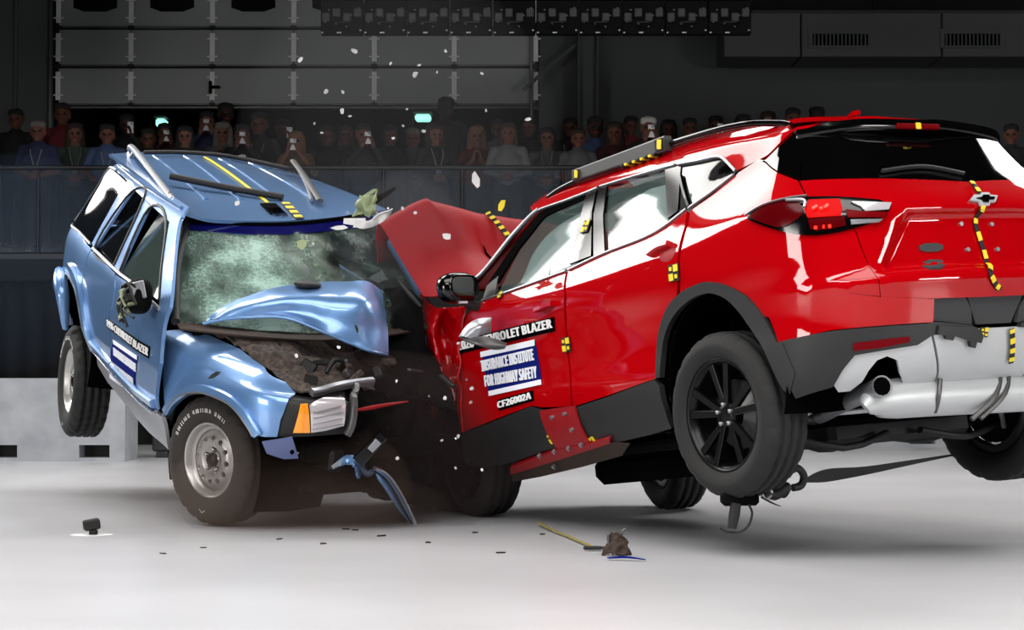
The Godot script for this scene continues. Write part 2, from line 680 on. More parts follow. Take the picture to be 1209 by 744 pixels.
# dashed yellow and black tape over a surface along a (u, v) path
func tape(parent: Node, S: Callable, path: PackedVector2Array, w: float, n: int, flip: float, called := "measuring_tape") -> void:
	var b := part(parent, called, ribbon(path, S, w, .003, .008, flip), mats.tape_black)
	var p3 := PackedVector3Array()
	for q in path: p3.append(Vector3(q.x, q.y, 0))
	var s := spline(p3, 12)
	for i in n:
		var f0 := (i + .08) / n * (s.size() - 1)
		var f1 := (i + .58) / n * (s.size() - 1)
		var a := s[int(f0)].lerp(s[mini(int(f0) + 1, s.size() - 1)], f0 - int(f0))
		var c := s[int(f1)].lerp(s[mini(int(f1) + 1, s.size() - 1)], f1 - int(f1))
		part(b, "yellow_dash", ribbon(PackedVector2Array([Vector2(a.x, a.y), Vector2(c.x, c.y)]), S, w, .004, .0095, flip, 2), mats.yellow)

# the same on straight pieces of 3-D path
func tape3(parent: Node, pts: PackedVector3Array, up: Vector3, w: float, n: int, called := "measuring_tape") -> void:
	var s := spline(pts, 16)
	var last := s.size() - 1
	var b := part(parent, called, join_bars(s, up, w, .004), mats.tape_black)
	for i in n:
		var f0 := (i + .08) / n * last
		var f1 := (i + .55) / n * last
		var a := s[int(f0)].lerp(s[mini(int(f0) + 1, last)], f0 - int(f0)) + up * .003
		var c := s[int(f1)].lerp(s[mini(int(f1) + 1, last)], f1 - int(f1)) + up * .003
		part(b, "yellow_dash", bar(a, c, up, w * 1.02, w * 1.02, .004, .004), mats.yellow)

func join_bars(s: PackedVector3Array, up: Vector3, w: float, t: float) -> ArrayMesh:
	var l := []
	for i in range(0, s.size() - 1, 4):
		l.append(bar(s[i], s[mini(i + 4, s.size() - 1)], up, w, w, t, t))
	return join(l)

# wheel parts; the outer face looks along +z
func tyre_mesh(R: float, w: float, rr: float, lug: float) -> ArrayMesh:
	var h := w / 2
	var pr := P([rr, -h * .72, rr + .012, -h * .80, rr + .03, -h * .93, (rr + R) * .5, -h, R - .035, -h * .93, R - .012, -h * .80, R, -h * .66])
	for c in [-.4, 0.0, .4]:
		pr.append_array(P([R + .002, h * (c - .10), R - .010, h * (c - .08), R - .010, h * (c + .08), R + .002, h * (c + .10)]))
	pr.append_array(P([R, h * .66, R - .012, h * .80, R - .035, h * .93, (rr + R) * .5 + .012, h * .99, (rr + R) * .5, h, rr + .03, h * .93, rr + .012, h * .80, rr, h * .72, rr - .02, h * .4, rr - .02, -h * .4, rr, -h * .72]))
	var cut := func(s, i):
		if i >= 4 and i <= 20:
			if i <= 6 or i >= 19:
				return -lug if (s / 2) % 3 == 0 else 0.0
			return -lug * .7 if (s + i / 4) % 4 == 0 else 0.0
		return 0.0
	return lathe(pr, 144, cut)

func arch_liner(c: Vector3, r: float, z0: float, z1: float) -> ArrayMesh:
	var a := PackedVector3Array()
	var b := PackedVector3Array()
	var d := PackedVector3Array()
	for i in 15:
		var t := deg_to_rad(-25 + 230.0 * i / 14)
		var q := Vector3(c.x + cos(t) * r, c.y + sin(t) * r, 0)
		a.append(q + Vector3(0, 0, z0)); b.append(q + Vector3(0, 0, z1)); d.append(Vector3(lerpf(q.x, c.x, .7), lerpf(q.y, c.y, .7), z1))
	return grid([a, b, d], 2, .006)

func nut_ring(parent: Node, n: int, rad: float, size: float, z: float, m: Material) -> void:
	var nut := lathe(P([size, -.01, size, .006, size * .8, .012, .0005, .012]), 6)
	for i in n:
		var t := TAU * i / n + .3
		part(parent, "lug_nut", nut, m, Transform3D(Basis(), Vector3(cos(t) * rad, sin(t) * rad, z)))

# ---------------------------------------------------------------- materials
func setup_materials() -> void:
	var coat := {"clearcoat_enabled": true, "clearcoat": 1.0, "clearcoat_roughness": 0.03}
	mat("red_paint", Color(.66, .0, .03), .55, .0, {"clearcoat_enabled": true, "clearcoat": 1.0, "clearcoat_roughness": 0.03, "metallic_specular": .05})
	mat("red_dusty", Color(.60, .035, .085), .55, .0, {"metallic_specular": .3})
	mat("red_steel", Color(.58, .01, .06), .5, 0.1)
	mat("blue_paint", Color(.40, .56, .76), .36, .5, coat)
	mat("blue_dark", Color(.16, .22, .32), .4, .4, coat)
	mat("black_gloss", Color(.012, .012, .014), .12, 0.0)
	mat("black_plastic", Color(.105, .108, .112), .55)
	mat("dark_void", Color(.018, .018, .02), .95, 0.0, {"metallic_specular": .08})
	mat("dark_trim", Color(.05, .05, .055), .6)
	mat("rubber", Color(.085, .084, .086), .78, 0.0, {"normal_enabled": true, "normal_texture": bumps(.5, 9), "uv1_triplanar": true, "uv1_scale": Vector3(9, 9, 9), "normal_scale": .35})
	mat("rubber_dusty", Color(.17, .155, .145), .85, 0.0, {"normal_enabled": true, "normal_texture": bumps(.5, 9), "uv1_triplanar": true, "uv1_scale": Vector3(9, 9, 9), "normal_scale": .35})
	mat("alloy", Color(.72, .71, .70), .36, .75)
	mat("alloy_dark", Color(.07, .07, .075), .3, .6)
	mat("chrome", Color(.80, .81, .82), .13, 1.0)
	mat("satin", Color(.62, .63, .65), .35, .8)
	mat("silver_cover", Color(.73, .74, .75), .42, .25)
	mat("steel", Color(.38, .38, .38), .45, .8)
	mat("steel_dark", Color(.10, .10, .105), .55, .5)
	mat("rust", Color(.23, .18, .15), .75, .3)
	mat("white_letter", Color(.93, .93, .93), .8, 0.0, {"metallic_specular": .2})
	mat("white_sheet", Color(.93, .94, .97), .8, 0.0, {"metallic_specular": .2})
	mat("sign_black", Color(.015, .018, .03), .9, 0.0, {"metallic_specular": .1})
	mat("sign_blue", Color(.07, .12, .42), .9, 0.0, {"metallic_specular": .1})
	mat("yellow", Color(.92, .82, .16), .55)
	mat("tape_black", Color(.02, .02, .02), .6)
	mat("airbag", Color(.56, .63, .63), .9)
	mat("tint_glass", Color(.03, .035, .035, .55), .02, 0.0, {"transparency": BaseMaterial3D.TRANSPARENCY_ALPHA})
	mat("clear_glass", Color(.5, .6, .58, .10), .02, 0.0, {"transparency": BaseMaterial3D.TRANSPARENCY_ALPHA})
	mat("dark_glass", Color(.008, .009, .01), .03, 0.0, {"metallic_specular": .6})
	mat("lens_clear", Color(.82, .80, .82), .12, .35, coat)
	mat("lens_amber", Color(.96, .60, .10), .25, 0.0, coat)
	mat("lens_red", Color(.30, .004, .02), .15, 0.0, {"metallic_specular": .3})
	mat("lens_red_bright", Color(.40, .0, .02), .3, 0.0, {"metallic_specular": .2})
	mat("lens_red_lit", Color(.5, .01, .02), .3, 0.0, {"metallic_specular": .15, "emission_enabled": true, "emission": Color(1, .03, .02), "emission_energy_multiplier": .35})
	mat("reflector_red", Color(.40, .0, .04), .4, 0.0, {"metallic_specular": .2})
	mat("led_red", Color(.9, .1, .05), .3, 0.0, {"emission_enabled": true, "emission": Color(1, .12, .05), "emission_energy_multiplier": 2.2})
	mat("led_amber", Color(1, .6, .2), .3, 0.0, {"emission_enabled": true, "emission": Color(1, .55, .2), "emission_energy_multiplier": 2.5})
	mat("debris_dark", Color(.10, .09, .085), .85, .15, {"albedo_texture": noise_tex(256, .02, Color(.25, .22, .2), Color(1, .95, .9), 3), "uv1_triplanar": true, "uv1_scale": Vector3(2.5, 2.5, 2.5)})
	mat("debris_black", Color(.03, .028, .029), .9, 0.0, {"metallic_specular": .2})
	mat("debris_brown", Color(.43, .37, .335), .9, 0.0, {"albedo_texture": noise_tex(256, .03, Color(.2, .2, .2), Color(1, 1, 1), 5), "uv1_triplanar": true, "uv1_scale": Vector3(3, 3, 3)})
	mat("flake", Color(.80, .80, .80), .5)
	mat("flake_green", Color(.55, .60, .45), .5)
	# the crazed laminated windscreen: white and green crack lines in the glass
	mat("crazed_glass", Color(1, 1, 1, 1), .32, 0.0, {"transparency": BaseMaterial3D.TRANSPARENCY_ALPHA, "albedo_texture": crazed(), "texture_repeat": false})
	# the hall
	mat("floor_epoxy", Color(.755, .755, .77), .33, 0.0, {"albedo_texture": noise_tex(1024, .004, Color(.90, .90, .90), Color(1, 1, 1), 11, 5), "uv1_triplanar": true, "uv1_world_triplanar": true, "uv1_scale": Vector3(.12, .12, .12)})
	mat("wall_dark", Color(.31, .325, .325), .85)
	mat("wall_black", Color(.09, .09, .095), .9)
	mat("ceiling_black", Color(.05, .05, .05), .95)
	mat("drape", Color(.035, .037, .045), .95, 0.0, {"rim_enabled": true, "rim": .3})
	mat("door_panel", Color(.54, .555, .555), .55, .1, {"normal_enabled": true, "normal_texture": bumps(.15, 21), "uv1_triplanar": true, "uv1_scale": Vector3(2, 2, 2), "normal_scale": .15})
	mat("galvanised", Color(.88, .89, .89), .5, .1)
	mat("duct", Color(.29, .295, .305), .7)
	mat("barrier", Color(.68, .69, .71), .75, 0.0, {"albedo_texture": noise_tex(512, .01, Color(.86, .87, .88), Color(1, 1, 1), 31), "uv1_triplanar": true, "uv1_scale": Vector3(.6, .6, .6)})
	mat("slot", Color(.22, .22, .23), .9)
	mat("rail_glass", Color(.35, .4, .45, .16), .04, 0.0, {"transparency": BaseMaterial3D.TRANSPARENCY_ALPHA})
	mat("rail_metal", Color(.20, .20, .21), .4, .7)
	mat("diffuser", Color(.9, .9, .9), .6, 0.0, {"emission_enabled": true, "emission": Color(1, .99, .975), "emission_energy_multiplier": 2.0})
	mat("back_lamp", Color(.7, .9, .85), .5, 0.0, {"emission_enabled": true, "emission": Color(.62, .95, .86), "emission_energy_multiplier": .8})
	mat("skirt", Color(.02, .02, .02), .95)
	mat("phone_white", Color(.85, .85, .86), .4)

func bumps(freq: float, seed_: int) -> NoiseTexture2D:
	var t := noise_tex(256, freq * .1, Color.BLACK, Color.WHITE, seed_)
	t.as_normal_map = true
	t.bump_strength = 3.0
	return t

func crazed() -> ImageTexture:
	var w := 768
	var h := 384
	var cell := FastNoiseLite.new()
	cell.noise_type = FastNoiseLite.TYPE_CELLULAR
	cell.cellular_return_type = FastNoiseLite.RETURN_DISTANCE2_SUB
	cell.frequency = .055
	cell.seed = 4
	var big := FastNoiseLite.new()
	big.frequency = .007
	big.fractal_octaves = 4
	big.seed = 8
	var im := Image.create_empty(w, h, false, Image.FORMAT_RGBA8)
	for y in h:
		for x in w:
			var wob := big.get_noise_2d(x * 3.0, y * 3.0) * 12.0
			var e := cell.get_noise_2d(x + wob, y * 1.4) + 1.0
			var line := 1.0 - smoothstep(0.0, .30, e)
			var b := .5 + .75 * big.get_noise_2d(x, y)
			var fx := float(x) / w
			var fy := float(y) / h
			# dust masks a pale, more opaque patch off centre; the far end is clearer
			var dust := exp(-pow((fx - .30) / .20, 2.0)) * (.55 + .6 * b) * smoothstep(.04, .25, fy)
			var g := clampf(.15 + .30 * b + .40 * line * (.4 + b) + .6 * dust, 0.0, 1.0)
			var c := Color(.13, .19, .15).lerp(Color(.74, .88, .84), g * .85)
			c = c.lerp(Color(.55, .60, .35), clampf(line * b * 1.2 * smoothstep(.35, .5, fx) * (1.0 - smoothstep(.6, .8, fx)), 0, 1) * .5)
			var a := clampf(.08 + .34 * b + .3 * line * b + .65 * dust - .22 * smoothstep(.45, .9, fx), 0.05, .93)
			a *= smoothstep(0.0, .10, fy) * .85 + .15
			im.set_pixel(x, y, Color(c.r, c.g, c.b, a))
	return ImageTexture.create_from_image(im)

# ---------------------------------------------------------------- the scene
func _ready() -> void:
	rng.seed = 20
	var cam := Camera3D.new()
	cam.name = "camera"
	cam.fov = rad_to_deg(2.0 * atan(372.0 / 2200.0))
	cam.position = Vector3(0, .84, 0)
	cam.rotation.x = atan(68.0 / 2200.0)
	cam.near = .05
	cam.far = 120
	add_child(cam)
	cam.current = true
	var env := Environment.new()
	env.background_mode = Environment.BG_COLOR
	env.background_color = Color(.004, .004, .005)
	env.tonemap_mode = Environment.TONE_MAPPER_LINEAR
	env.tonemap_exposure = 1.48
	env.sdfgi_enabled = true
	env.ssao_enabled = true
	env.ssil_enabled = true
	env.volumetric_fog_enabled = true
	env.volumetric_fog_density = 0.0
	var we := WorldEnvironment.new()
	we.name = "environment"
	we.environment = env
	add_child(we)
	setup_materials()
	# unseen softbox banks, some added only as fill: over the camera, low on the left behind the blue car, and high behind the red car's tail
	softbox("large overhead softbox with a deep black skirt above the front of the crash floor", Vector3(-.5, 8.0, -3.4), Vector3(0, 0, -6.6), Vector2(12, 5.0), 1.5, 1.6)
	softbox("tall upright softbox bank with a black skirt off to the side beyond the blue car", Vector3(-8.4, 5.35, -15.2), Vector3(0, .9, -9.6), Vector2(3.4, 3.1), 7.0, .5)
	softbox("small added upright softbox behind the tall bank, facing the blue car's tail", Vector3(-7.2, 5.05, -19.7), Vector3(-2.6, 2.0, -13.0), Vector2(1.3, 1.5), 6.0, .3)  # unseen, added for the white reflection in the cargo glass
	softbox("square overhead softbox with a black skirt between the blue car and the crowd", Vector3(-4.4, 7.6, -14.2), Vector3(-1.6, .9, -10.0), Vector2(3.6, 3.6), 4.0, .6)
	softbox("square overhead softbox with a black skirt hung behind the red car", Vector3(7.9, 6.6, -15.2), Vector3(2.0, 1.2, -9.3), Vector2(4.0, 3.4), 6.0, .6)
	softbox("long added fill softbox with a black skirt hung above the photographer, facing the crash", Vector3(.5, 7.4, .8), Vector3(0, .9, -10.0), Vector2(11.0, 2.4), 8.5, .4)  # unseen fill, added to lift surfaces turned to the camera
	softbox("wide added overhead softbox with a black skirt above the floor behind the cars", Vector3(1.7, 8.6, -15.6), Vector3(1.7, 0, -15.0), Vector2(6.0, 3.6), 3.0, 1.0)  # unseen fill, added to brighten the floor behind the cars
	softbox("upright softbox near the photographer, facing the red car's tail", Vector3(11.0, 2.3, -3.2), Vector3(2.0, .8, -9.0), Vector2(3.4, 2.0), 11.0, .3)
	softbox("added upright fill softbox near the photographer, facing the blue car's front", Vector3(-10.5, 2.3, -1.5), Vector3(-.5, .6, -9.5), Vector2(4.6, 2.2), 8.0, .3)  # unseen fill, added for the blue front and the floor under the cars
	build_hall()
	build_gallery()
	build_red_car()
	build_blue_car()
	build_crowd()
	build_debris()

func softbox(label: String, where: Vector3, aim: Vector3, size: Vector2, radiance: float, d: float) -> void:
	var t := thing("unseen_softbox", label, "light", Transform3D(Basis.looking_at(aim - where, Vector3.UP), where))
	part(t, "diffuser", block(Vector3(size.x, size.y, .04), .01, Vector3(0, 0, .03)), mats.diffuser)
	var list := []
	for s in [-1.0, 1.0]:
		list.append([block(Vector3(.03, size.y + .06, d + .3), .005), Transform3D(Basis(), Vector3(s * (size.x * .5 + .02), 0, -d * .5 + .15))])
		list.append([block(Vector3(size.x + .06, .03, d + .3), .005), Transform3D(Basis(), Vector3(0, s * (size.y * .5 + .02), -d * .5 + .15))])
	part(t, "skirt", join(list), mats.skirt)  # skirts added to keep lamp spill off the crowd and rear wall
	part(t, "housing", block(Vector3(size.x, size.y, .2), .02, Vector3(0, 0, .2)), mats.skirt)
	var a := AreaLight3D.new()
	a.name = "glow"
	a.area_size = size * .98
	a.area_normalize_energy = true
	a.light_energy = radiance * size.x * size.y / PI
	a.light_color = Color(1, .99, .975)
	a.area_range = 60.0
	a.area_attenuation = 2.0
	a.shadow_enabled = true
	t.add_child(a)

func struct(called: String, mesh: Mesh, m: Material, where := Transform3D()) -> MeshInstance3D:
	var o := part(self, called, mesh, m, where)
	o.name = called
	o.set_meta("kind", "structure")
	return o

func build_hall() -> void:
	var f := struct("floor", block(Vector3(34, .3, 42), .01, Vector3(0, -.15, -14)), mats.floor_epoxy)
	tag(f, "glossy pale grey epoxy floor of the crash hall", "floor")
	tag(struct("ceiling", block(Vector3(34, .3, 42), .01, Vector3(0, 10.15, -14)), mats.ceiling_black), "black ceiling high above the hall", "ceiling")
	tag(struct("wall_left", block(Vector3(.3, 10, 42), .01, Vector3(-17.15, 5, -14)), mats.wall_black), "black side wall beyond the blue car", "wall")
	tag(struct("wall_right", block(Vector3(.3, 10, 42), .01, Vector3(17.15, 5, -14)), mats.wall_black), "black side wall beyond the red car", "wall")
	tag(struct("wall_front", block(Vector3(34, 10, .3), .01, Vector3(0, 5, 7.15)), mats.wall_black), "black wall behind the photographer", "wall")
	# back wall with the opening of the raised sectional door: x -6.5 .. .38, up to 8
	var o := [block(Vector3(10.5, 10, .3), .01, Vector3(-11.75, 5, -26.15)), block(Vector3(16.62, 10, .3), .01, Vector3(8.69, 5, -26.15)), block(Vector3(6.88, 2, .3), .01, Vector3(-3.06, 9, -26.15))]
	var wb := struct("wall_back", join(o), mats.wall_dark)
	tag(wb, "dark grey rear wall of the hall around the raised door", "wall")
	for x in [-11.5, -10.2, -8.9, -7.9, -7.35, -6.95]:
		part(wb, "rib", block(Vector3(.05, 10, .05), .01, Vector3(x, 5, -25.98)), mats.wall_dark)
	# the dark room beyond the opening
	var r := [block(Vector3(9, .3, 9), .01, Vector3(-3, -.15, -30.6)), block(Vector3(9, .3, 9), .01, Vector3(-3, 7.9, -30.7)), block(Vector3(9, 8, .3), .01, Vector3(-3, 4, -35)), block(Vector3(.3, 8, 9), .01, Vector3(-7.6, 4, -30.7)), block(Vector3(.3, 8, 9), .01, Vector3(1.4, 4, -30.7))]
	tag(struct("wall_beyond", join(r), mats.wall_black), "dark room seen under the raised door", "wall")
	for l in [[-1.46, 5.02, .26, .1, "short mint lamp glowing in the dark room past the red bonnet"], [-5.75, 4.93, .16, .14, "small mint lamp glowing in the dark room above the blue roof"]]:
		var lamp := thing("ceiling_lamp", l[4], "lamp", at(l[0], l[1], -30.5))
		part(lamp, "lamp_tube", block(Vector3(l[2], l[3], .3), .03), mats.back_lamp)
		part(lamp, "lamp_housing", block(Vector3(l[2] + .06, .04, .36), .01, Vector3(0, l[3] * .5 + .03, 0)), mats.dark_trim)
		var p := OmniLight3D.new()
		p.name = "lamp_light"
		p.light_color = Color(.62, .95, .86)
		p.light_energy = .05
		p.omni_range = 40
		p.omni_attenuation = 2
		p.light_size = .1
		p.shadow_enabled = true
		p.position = Vector3(0, -l[3], .4)
		lamp.add_child(p)
	build_door()
	# steel column, boxed beam with two vents, and dark panels on the right
	var col := thing("steel_column", "dark steel column on the rear wall right of the raised door", "column", at(1.05, 0, -25.7))
	for s in [-.13, .13]:
		part(col, "flange", block(Vector3(.03, 9.9, .24), .006, Vector3(s, 5, 0)), mats.wall_dark)
	part(col, "web", block(Vector3(.26, 9.9, .02), .004, Vector3(0, 5, 0)), mats.wall_dark)
	part(col, "brace", bar(Vector3(-.9, 4.75, 0), Vector3(-.15, 5.4, 0), Vector3(0, 0, 1), .05, .05, .05, .05), mats.wall_dark)
	var beam := thing("duct_beam", "long boxed duct with two vents along the dark rear wall", "duct", at(0, 0, -25.2))
	part(beam, "duct_panel", block(Vector3(1.02, .59, .9), .01, Vector3(3.34, 5.35, 0)), mats.duct)
	part(beam, "duct_panel", block(Vector3(1.86, .59, .9), .01, Vector3(4.80, 5.35, 0)), mats.duct)
	part(beam, "duct_panel", block(Vector3(1.86, .59, .9), .01, Vector3(6.68, 5.35, 0)), mats.duct)
	part(beam, "duct_panel", block(Vector3(4, .59, .9), .01, Vector3(9.63, 5.35, 0)), mats.duct)
	for x in [4.38, 6.14]:
		var v := part(beam, "vent_frame", sheet(P([x - .43, 5.17, x + .43, 5.17, x + .43, 5.43, x - .43, 5.43]), func(u, w): return Vector3(u, w, .45), .2, .03, .03, 1.0, [P([x - .37, 5.2, x + .37, 5.2, x + .37, 5.36, x - .37, 5.36])]), mats.duct)
		for i in 14:
			part(v, "slat", block(Vector3(.02, .16, .02), .003, Vector3(x - .34 + i * .052, 5.28, .452)), mats.wall_dark)
		part(v, "vent_back", block(Vector3(.74, .16, .004), .001, Vector3(x, 5.28, .4505)), mats.dark_void)
	var up := thing("wall_panel_board", "black panel on the rear wall above the vents", "panel", at(6.4, 6.35, -25.6))
	part(up, "board", block(Vector3(6.2, 1.2, .1), .01), mats.wall_black)
	for x in [-1.4, .9]:
		part(up, "batten", block(Vector3(.06, 1.2, .06), .005, Vector3(x, 0, .06)), mats.wall_black)
	part(up, "edge_rail", block(Vector3(6.2, .08, .12), .01, Vector3(0, -.56, .04)), mats.wall_dark)
	build_video_wall()
	# forklift barrier blocks
	barrier("pale concrete barrier block with forklift slots under the blue car's raised rear wheel", -3.66 - 1.6, -17.95, 3.2, 0.0)
	barrier("pale concrete barrier block past the left frame end of the slotted block", -3.66 - 4.85, -17.95, 3.2, 0.0)
	barrier("pale concrete barrier block seen under the red car's tail", 4.91 - 1.6, -21.3, 3.2, 0.0)
	barrier("pale concrete barrier block beyond the red car's far rear wheel", 4.91 + 1.75, -21.3, 3.2, 0.0)
	var b := thing("steel_crate", "low dark grey steel crate on the floor behind the blue car's rocker", "crate", at(-3.05, 0, -18.7))
	part(b, "crate_body", block(Vector3(1.0, .42, .6), .02, Vector3(0, .27, 0)), mats.slot)
	part(b, "lid", block(Vector3(1.06, .05, .66), .015, Vector3(0, .5, 0)), mats.steel)
	for s in [-.4, .4]:
		part(b, "skid", block(Vector3(.12, .06, .6), .01, Vector3(s, .03, 0)), mats.slot)

func barrier(label: String, x: float, z: float, w: float, turn: float) -> void:
	var t := thing("barrier_block", label, "barrier", at(x, 0, z, turn), "concrete barrier blocks")
	var f := func(u, v): return Vector3(u, v, .3)
	var holes := []
	var n := 3
	for i in n:
		var c := w * .5 - .29 - i * .874
		holes.append(P([c - .145, .035, c + .145, .035, c + .145, .155, c - .145, .155]))
	part(t, "block_body", sheet(P([-w / 2, 0, w / 2, 0, w / 2, .77, w / 2 - .02, .785, -w / 2 + .02, .785, -w / 2, .77]), f, .3, .6, 0, 1.0, holes), mats.barrier)
	for i in n:
		var c := w * .5 - .29 - i * .874
		part(t, "forklift_slot", block(Vector3(.30, .13, .02), .002, Vector3(c, .095, .05)), mats.slot)

func build_door() -> void:
	var d := thing("door_sectional", "raised grey sectional garage door with galvanised hinge strips", "garage door", at(0, 0, -26.0))
	var cols := [-6.36, -5.34, -4.20, -3.06, -1.93, -.81, .33]
	for r in 6:
		var y := 4.575 + r * .544
		for c in 6:
			var x0: float = cols[c]
			var x1: float = cols[c + 1]
			var w := x1 - x0 - .006
			var cx := (x0 + x1) * .5
			if r == 2 and c < 5:
				var hole := rounded(P([cx - .31, y + .24, cx + .31, y + .24, cx + .31, y + .47, cx - .31, y + .47]), 1)
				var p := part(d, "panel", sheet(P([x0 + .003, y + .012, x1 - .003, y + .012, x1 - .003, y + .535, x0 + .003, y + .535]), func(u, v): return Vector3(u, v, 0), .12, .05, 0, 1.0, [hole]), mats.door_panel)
				part(p, "window_pane", block(Vector3(.66, .26, .01), .002, Vector3(cx, y + .355, -.03)), mats.black_gloss)
			else:
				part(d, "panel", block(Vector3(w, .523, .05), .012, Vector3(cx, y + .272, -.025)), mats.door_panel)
		for i in 7:
			var s := part(d, "hinge_strip", block(Vector3(.07, .40, .012), .003, Vector3(cols[i], y + .28, .008)), mats.galvanised)
			for k in [.15, .40]:
				part(s, "bracket", block(Vector3(.15, .02, .02), .004, Vector3(cols[i], y + k, .012)), mats.galvanised)
			part(d, "hinge", block(Vector3(.09, .06, .03), .006, Vector3(cols[i], y + .01, .015)), mats.steel_dark)
		part(d, "stiffener", block(Vector3(6.72, .025, .03), .005, Vector3(-3.02, y + .02, .012)), mats.steel)
	part(d, "bottom_seal", block(Vector3(6.8, .05, .07), .015, Vector3(-3.02, 4.55, 0)), mats.steel)
	for x in [-6.45, .27]:
		part(d, "track", block(Vector3(.05, 8, .08), .01, Vector3(x, 4, .05)), mats.steel)
	part(d, "latch", block(Vector3(.04, .18, .05), .01, Vector3(-4.22, 4.83, .05)), mats.dark_void)
	part(d, "latch", block(Vector3(.14, .04, .05), .01, Vector3(-4.15, 4.83, .06)), mats.dark_void)

func build_video_wall() -> void:
	var t := thing("video_wall", "black hanging array of display cabinets with small metal latches", "display wall", at(.26, 4.47, -20.0))
	for c in 10:
		for r in 3:
			var x := -2.09 + c * .464
			var y := .19 + r * .37
			var b := part(t, "cabinet", block(Vector3(.456, .362, .12), .008, Vector3(x, y, 0)), mats.debris_black)
			for k in [[-.21, -.165, .022], [-.03, -.165, .05], [.20, -.14, .022], [.10, .02, .018], [-.14, .08, .02], [.18, .10, .018], [-.06, -.07, .016], [.05, -.10, .02], [-.18, -.05, .016]]:
				part(b, "latch", block(Vector3(k[2], .014, .02), .003, Vector3(x + k[0], y + k[1], .07)), mats.satin if k[1] < -.13 else mats.steel)
			for g in 4:
				part(b, "module_box", block(Vector3(.085, .10, .03), .01, Vector3(x - .17 + g * .113, y + .05 * (g % 2), .07)), mats.dark_trim)
			part(b, "handle", tube(V([x - .08, y - .06, .06, x - .06, y - .06, .11, x + .06, y - .06, .11, x + .08, y - .06, .06]), .008, 5, 2), mats.steel_dark)
	part(t, "frame", block(Vector3(4.72, .05, .2), .01, Vector3(0, 1.16, 0)), mats.steel_dark)
	for s in [-1.9, 0, 1.9]:
		part(t, "chain_hoist", tube(V([s, 1.16, 0, s, 3.0, 0, s, 5.5, 0]), .012, 6, 2), mats.steel_dark)

func build_gallery() -> void:
	tag(struct("trim_1", block(Vector3(30, .25, 4.3), .02, Vector3(0, 2.03, -23.75)), mats.wall_black), "raised dark gallery deck on which the crowd stands", "deck")
	# pleated drape below the deck
	var st := []
	var top := PackedVector3Array()
	var mid := PackedVector3Array()
	var low := PackedVector3Array()
	for i in 241:
		var x := -15.0 + i * .125
		var z := -21.75 + (.05 if i % 2 else -.05)
		top.append(Vector3(x, 2.0, z)); mid.append(Vector3(x, 1.0, z + .01)); low.append(Vector3(x, .01, z + .02))
	var dr := thing("stage_drape", "pleated black drape hanging below the gallery deck", "drape")
	part(dr, "drape_cloth", grid([low, mid, top], 2, .01), mats.drape)
	# glass balustrade
	var g := thing("glass_balustrade", "dark glass balustrade with a slim top rail along the gallery", "balustrade", at(0, 2.15, -21.66))
	var xs := [-9.3, -8.0, -6.8, -5.52, -4.52, -3.52, -2.51, -1.5, -.58, .59, 1.6, 2.6, 3.6, 4.7, 5.8, 6.9, 8.0]
	part(g, "top_rail", block(Vector3(18, .05, .07), .015, Vector3(-.6, 1.08, 0)), mats.rail_metal)
	part(g, "base_rail", block(Vector3(18, .08, .06), .01, Vector3(-.6, .04, 0)), mats.rail_metal)
	for i in xs.size():
		part(g, "post", block(Vector3(.022, 1.05, .03), .006, Vector3(xs[i], .55, 0)), mats.rail_metal)
		if i:
			part(g, "pane", block(Vector3(xs[i] - xs[i - 1] - .05, .96, .012), .003, Vector3((xs[i] + xs[i - 1]) * .5, .57, 0)), mats.rail_glass)

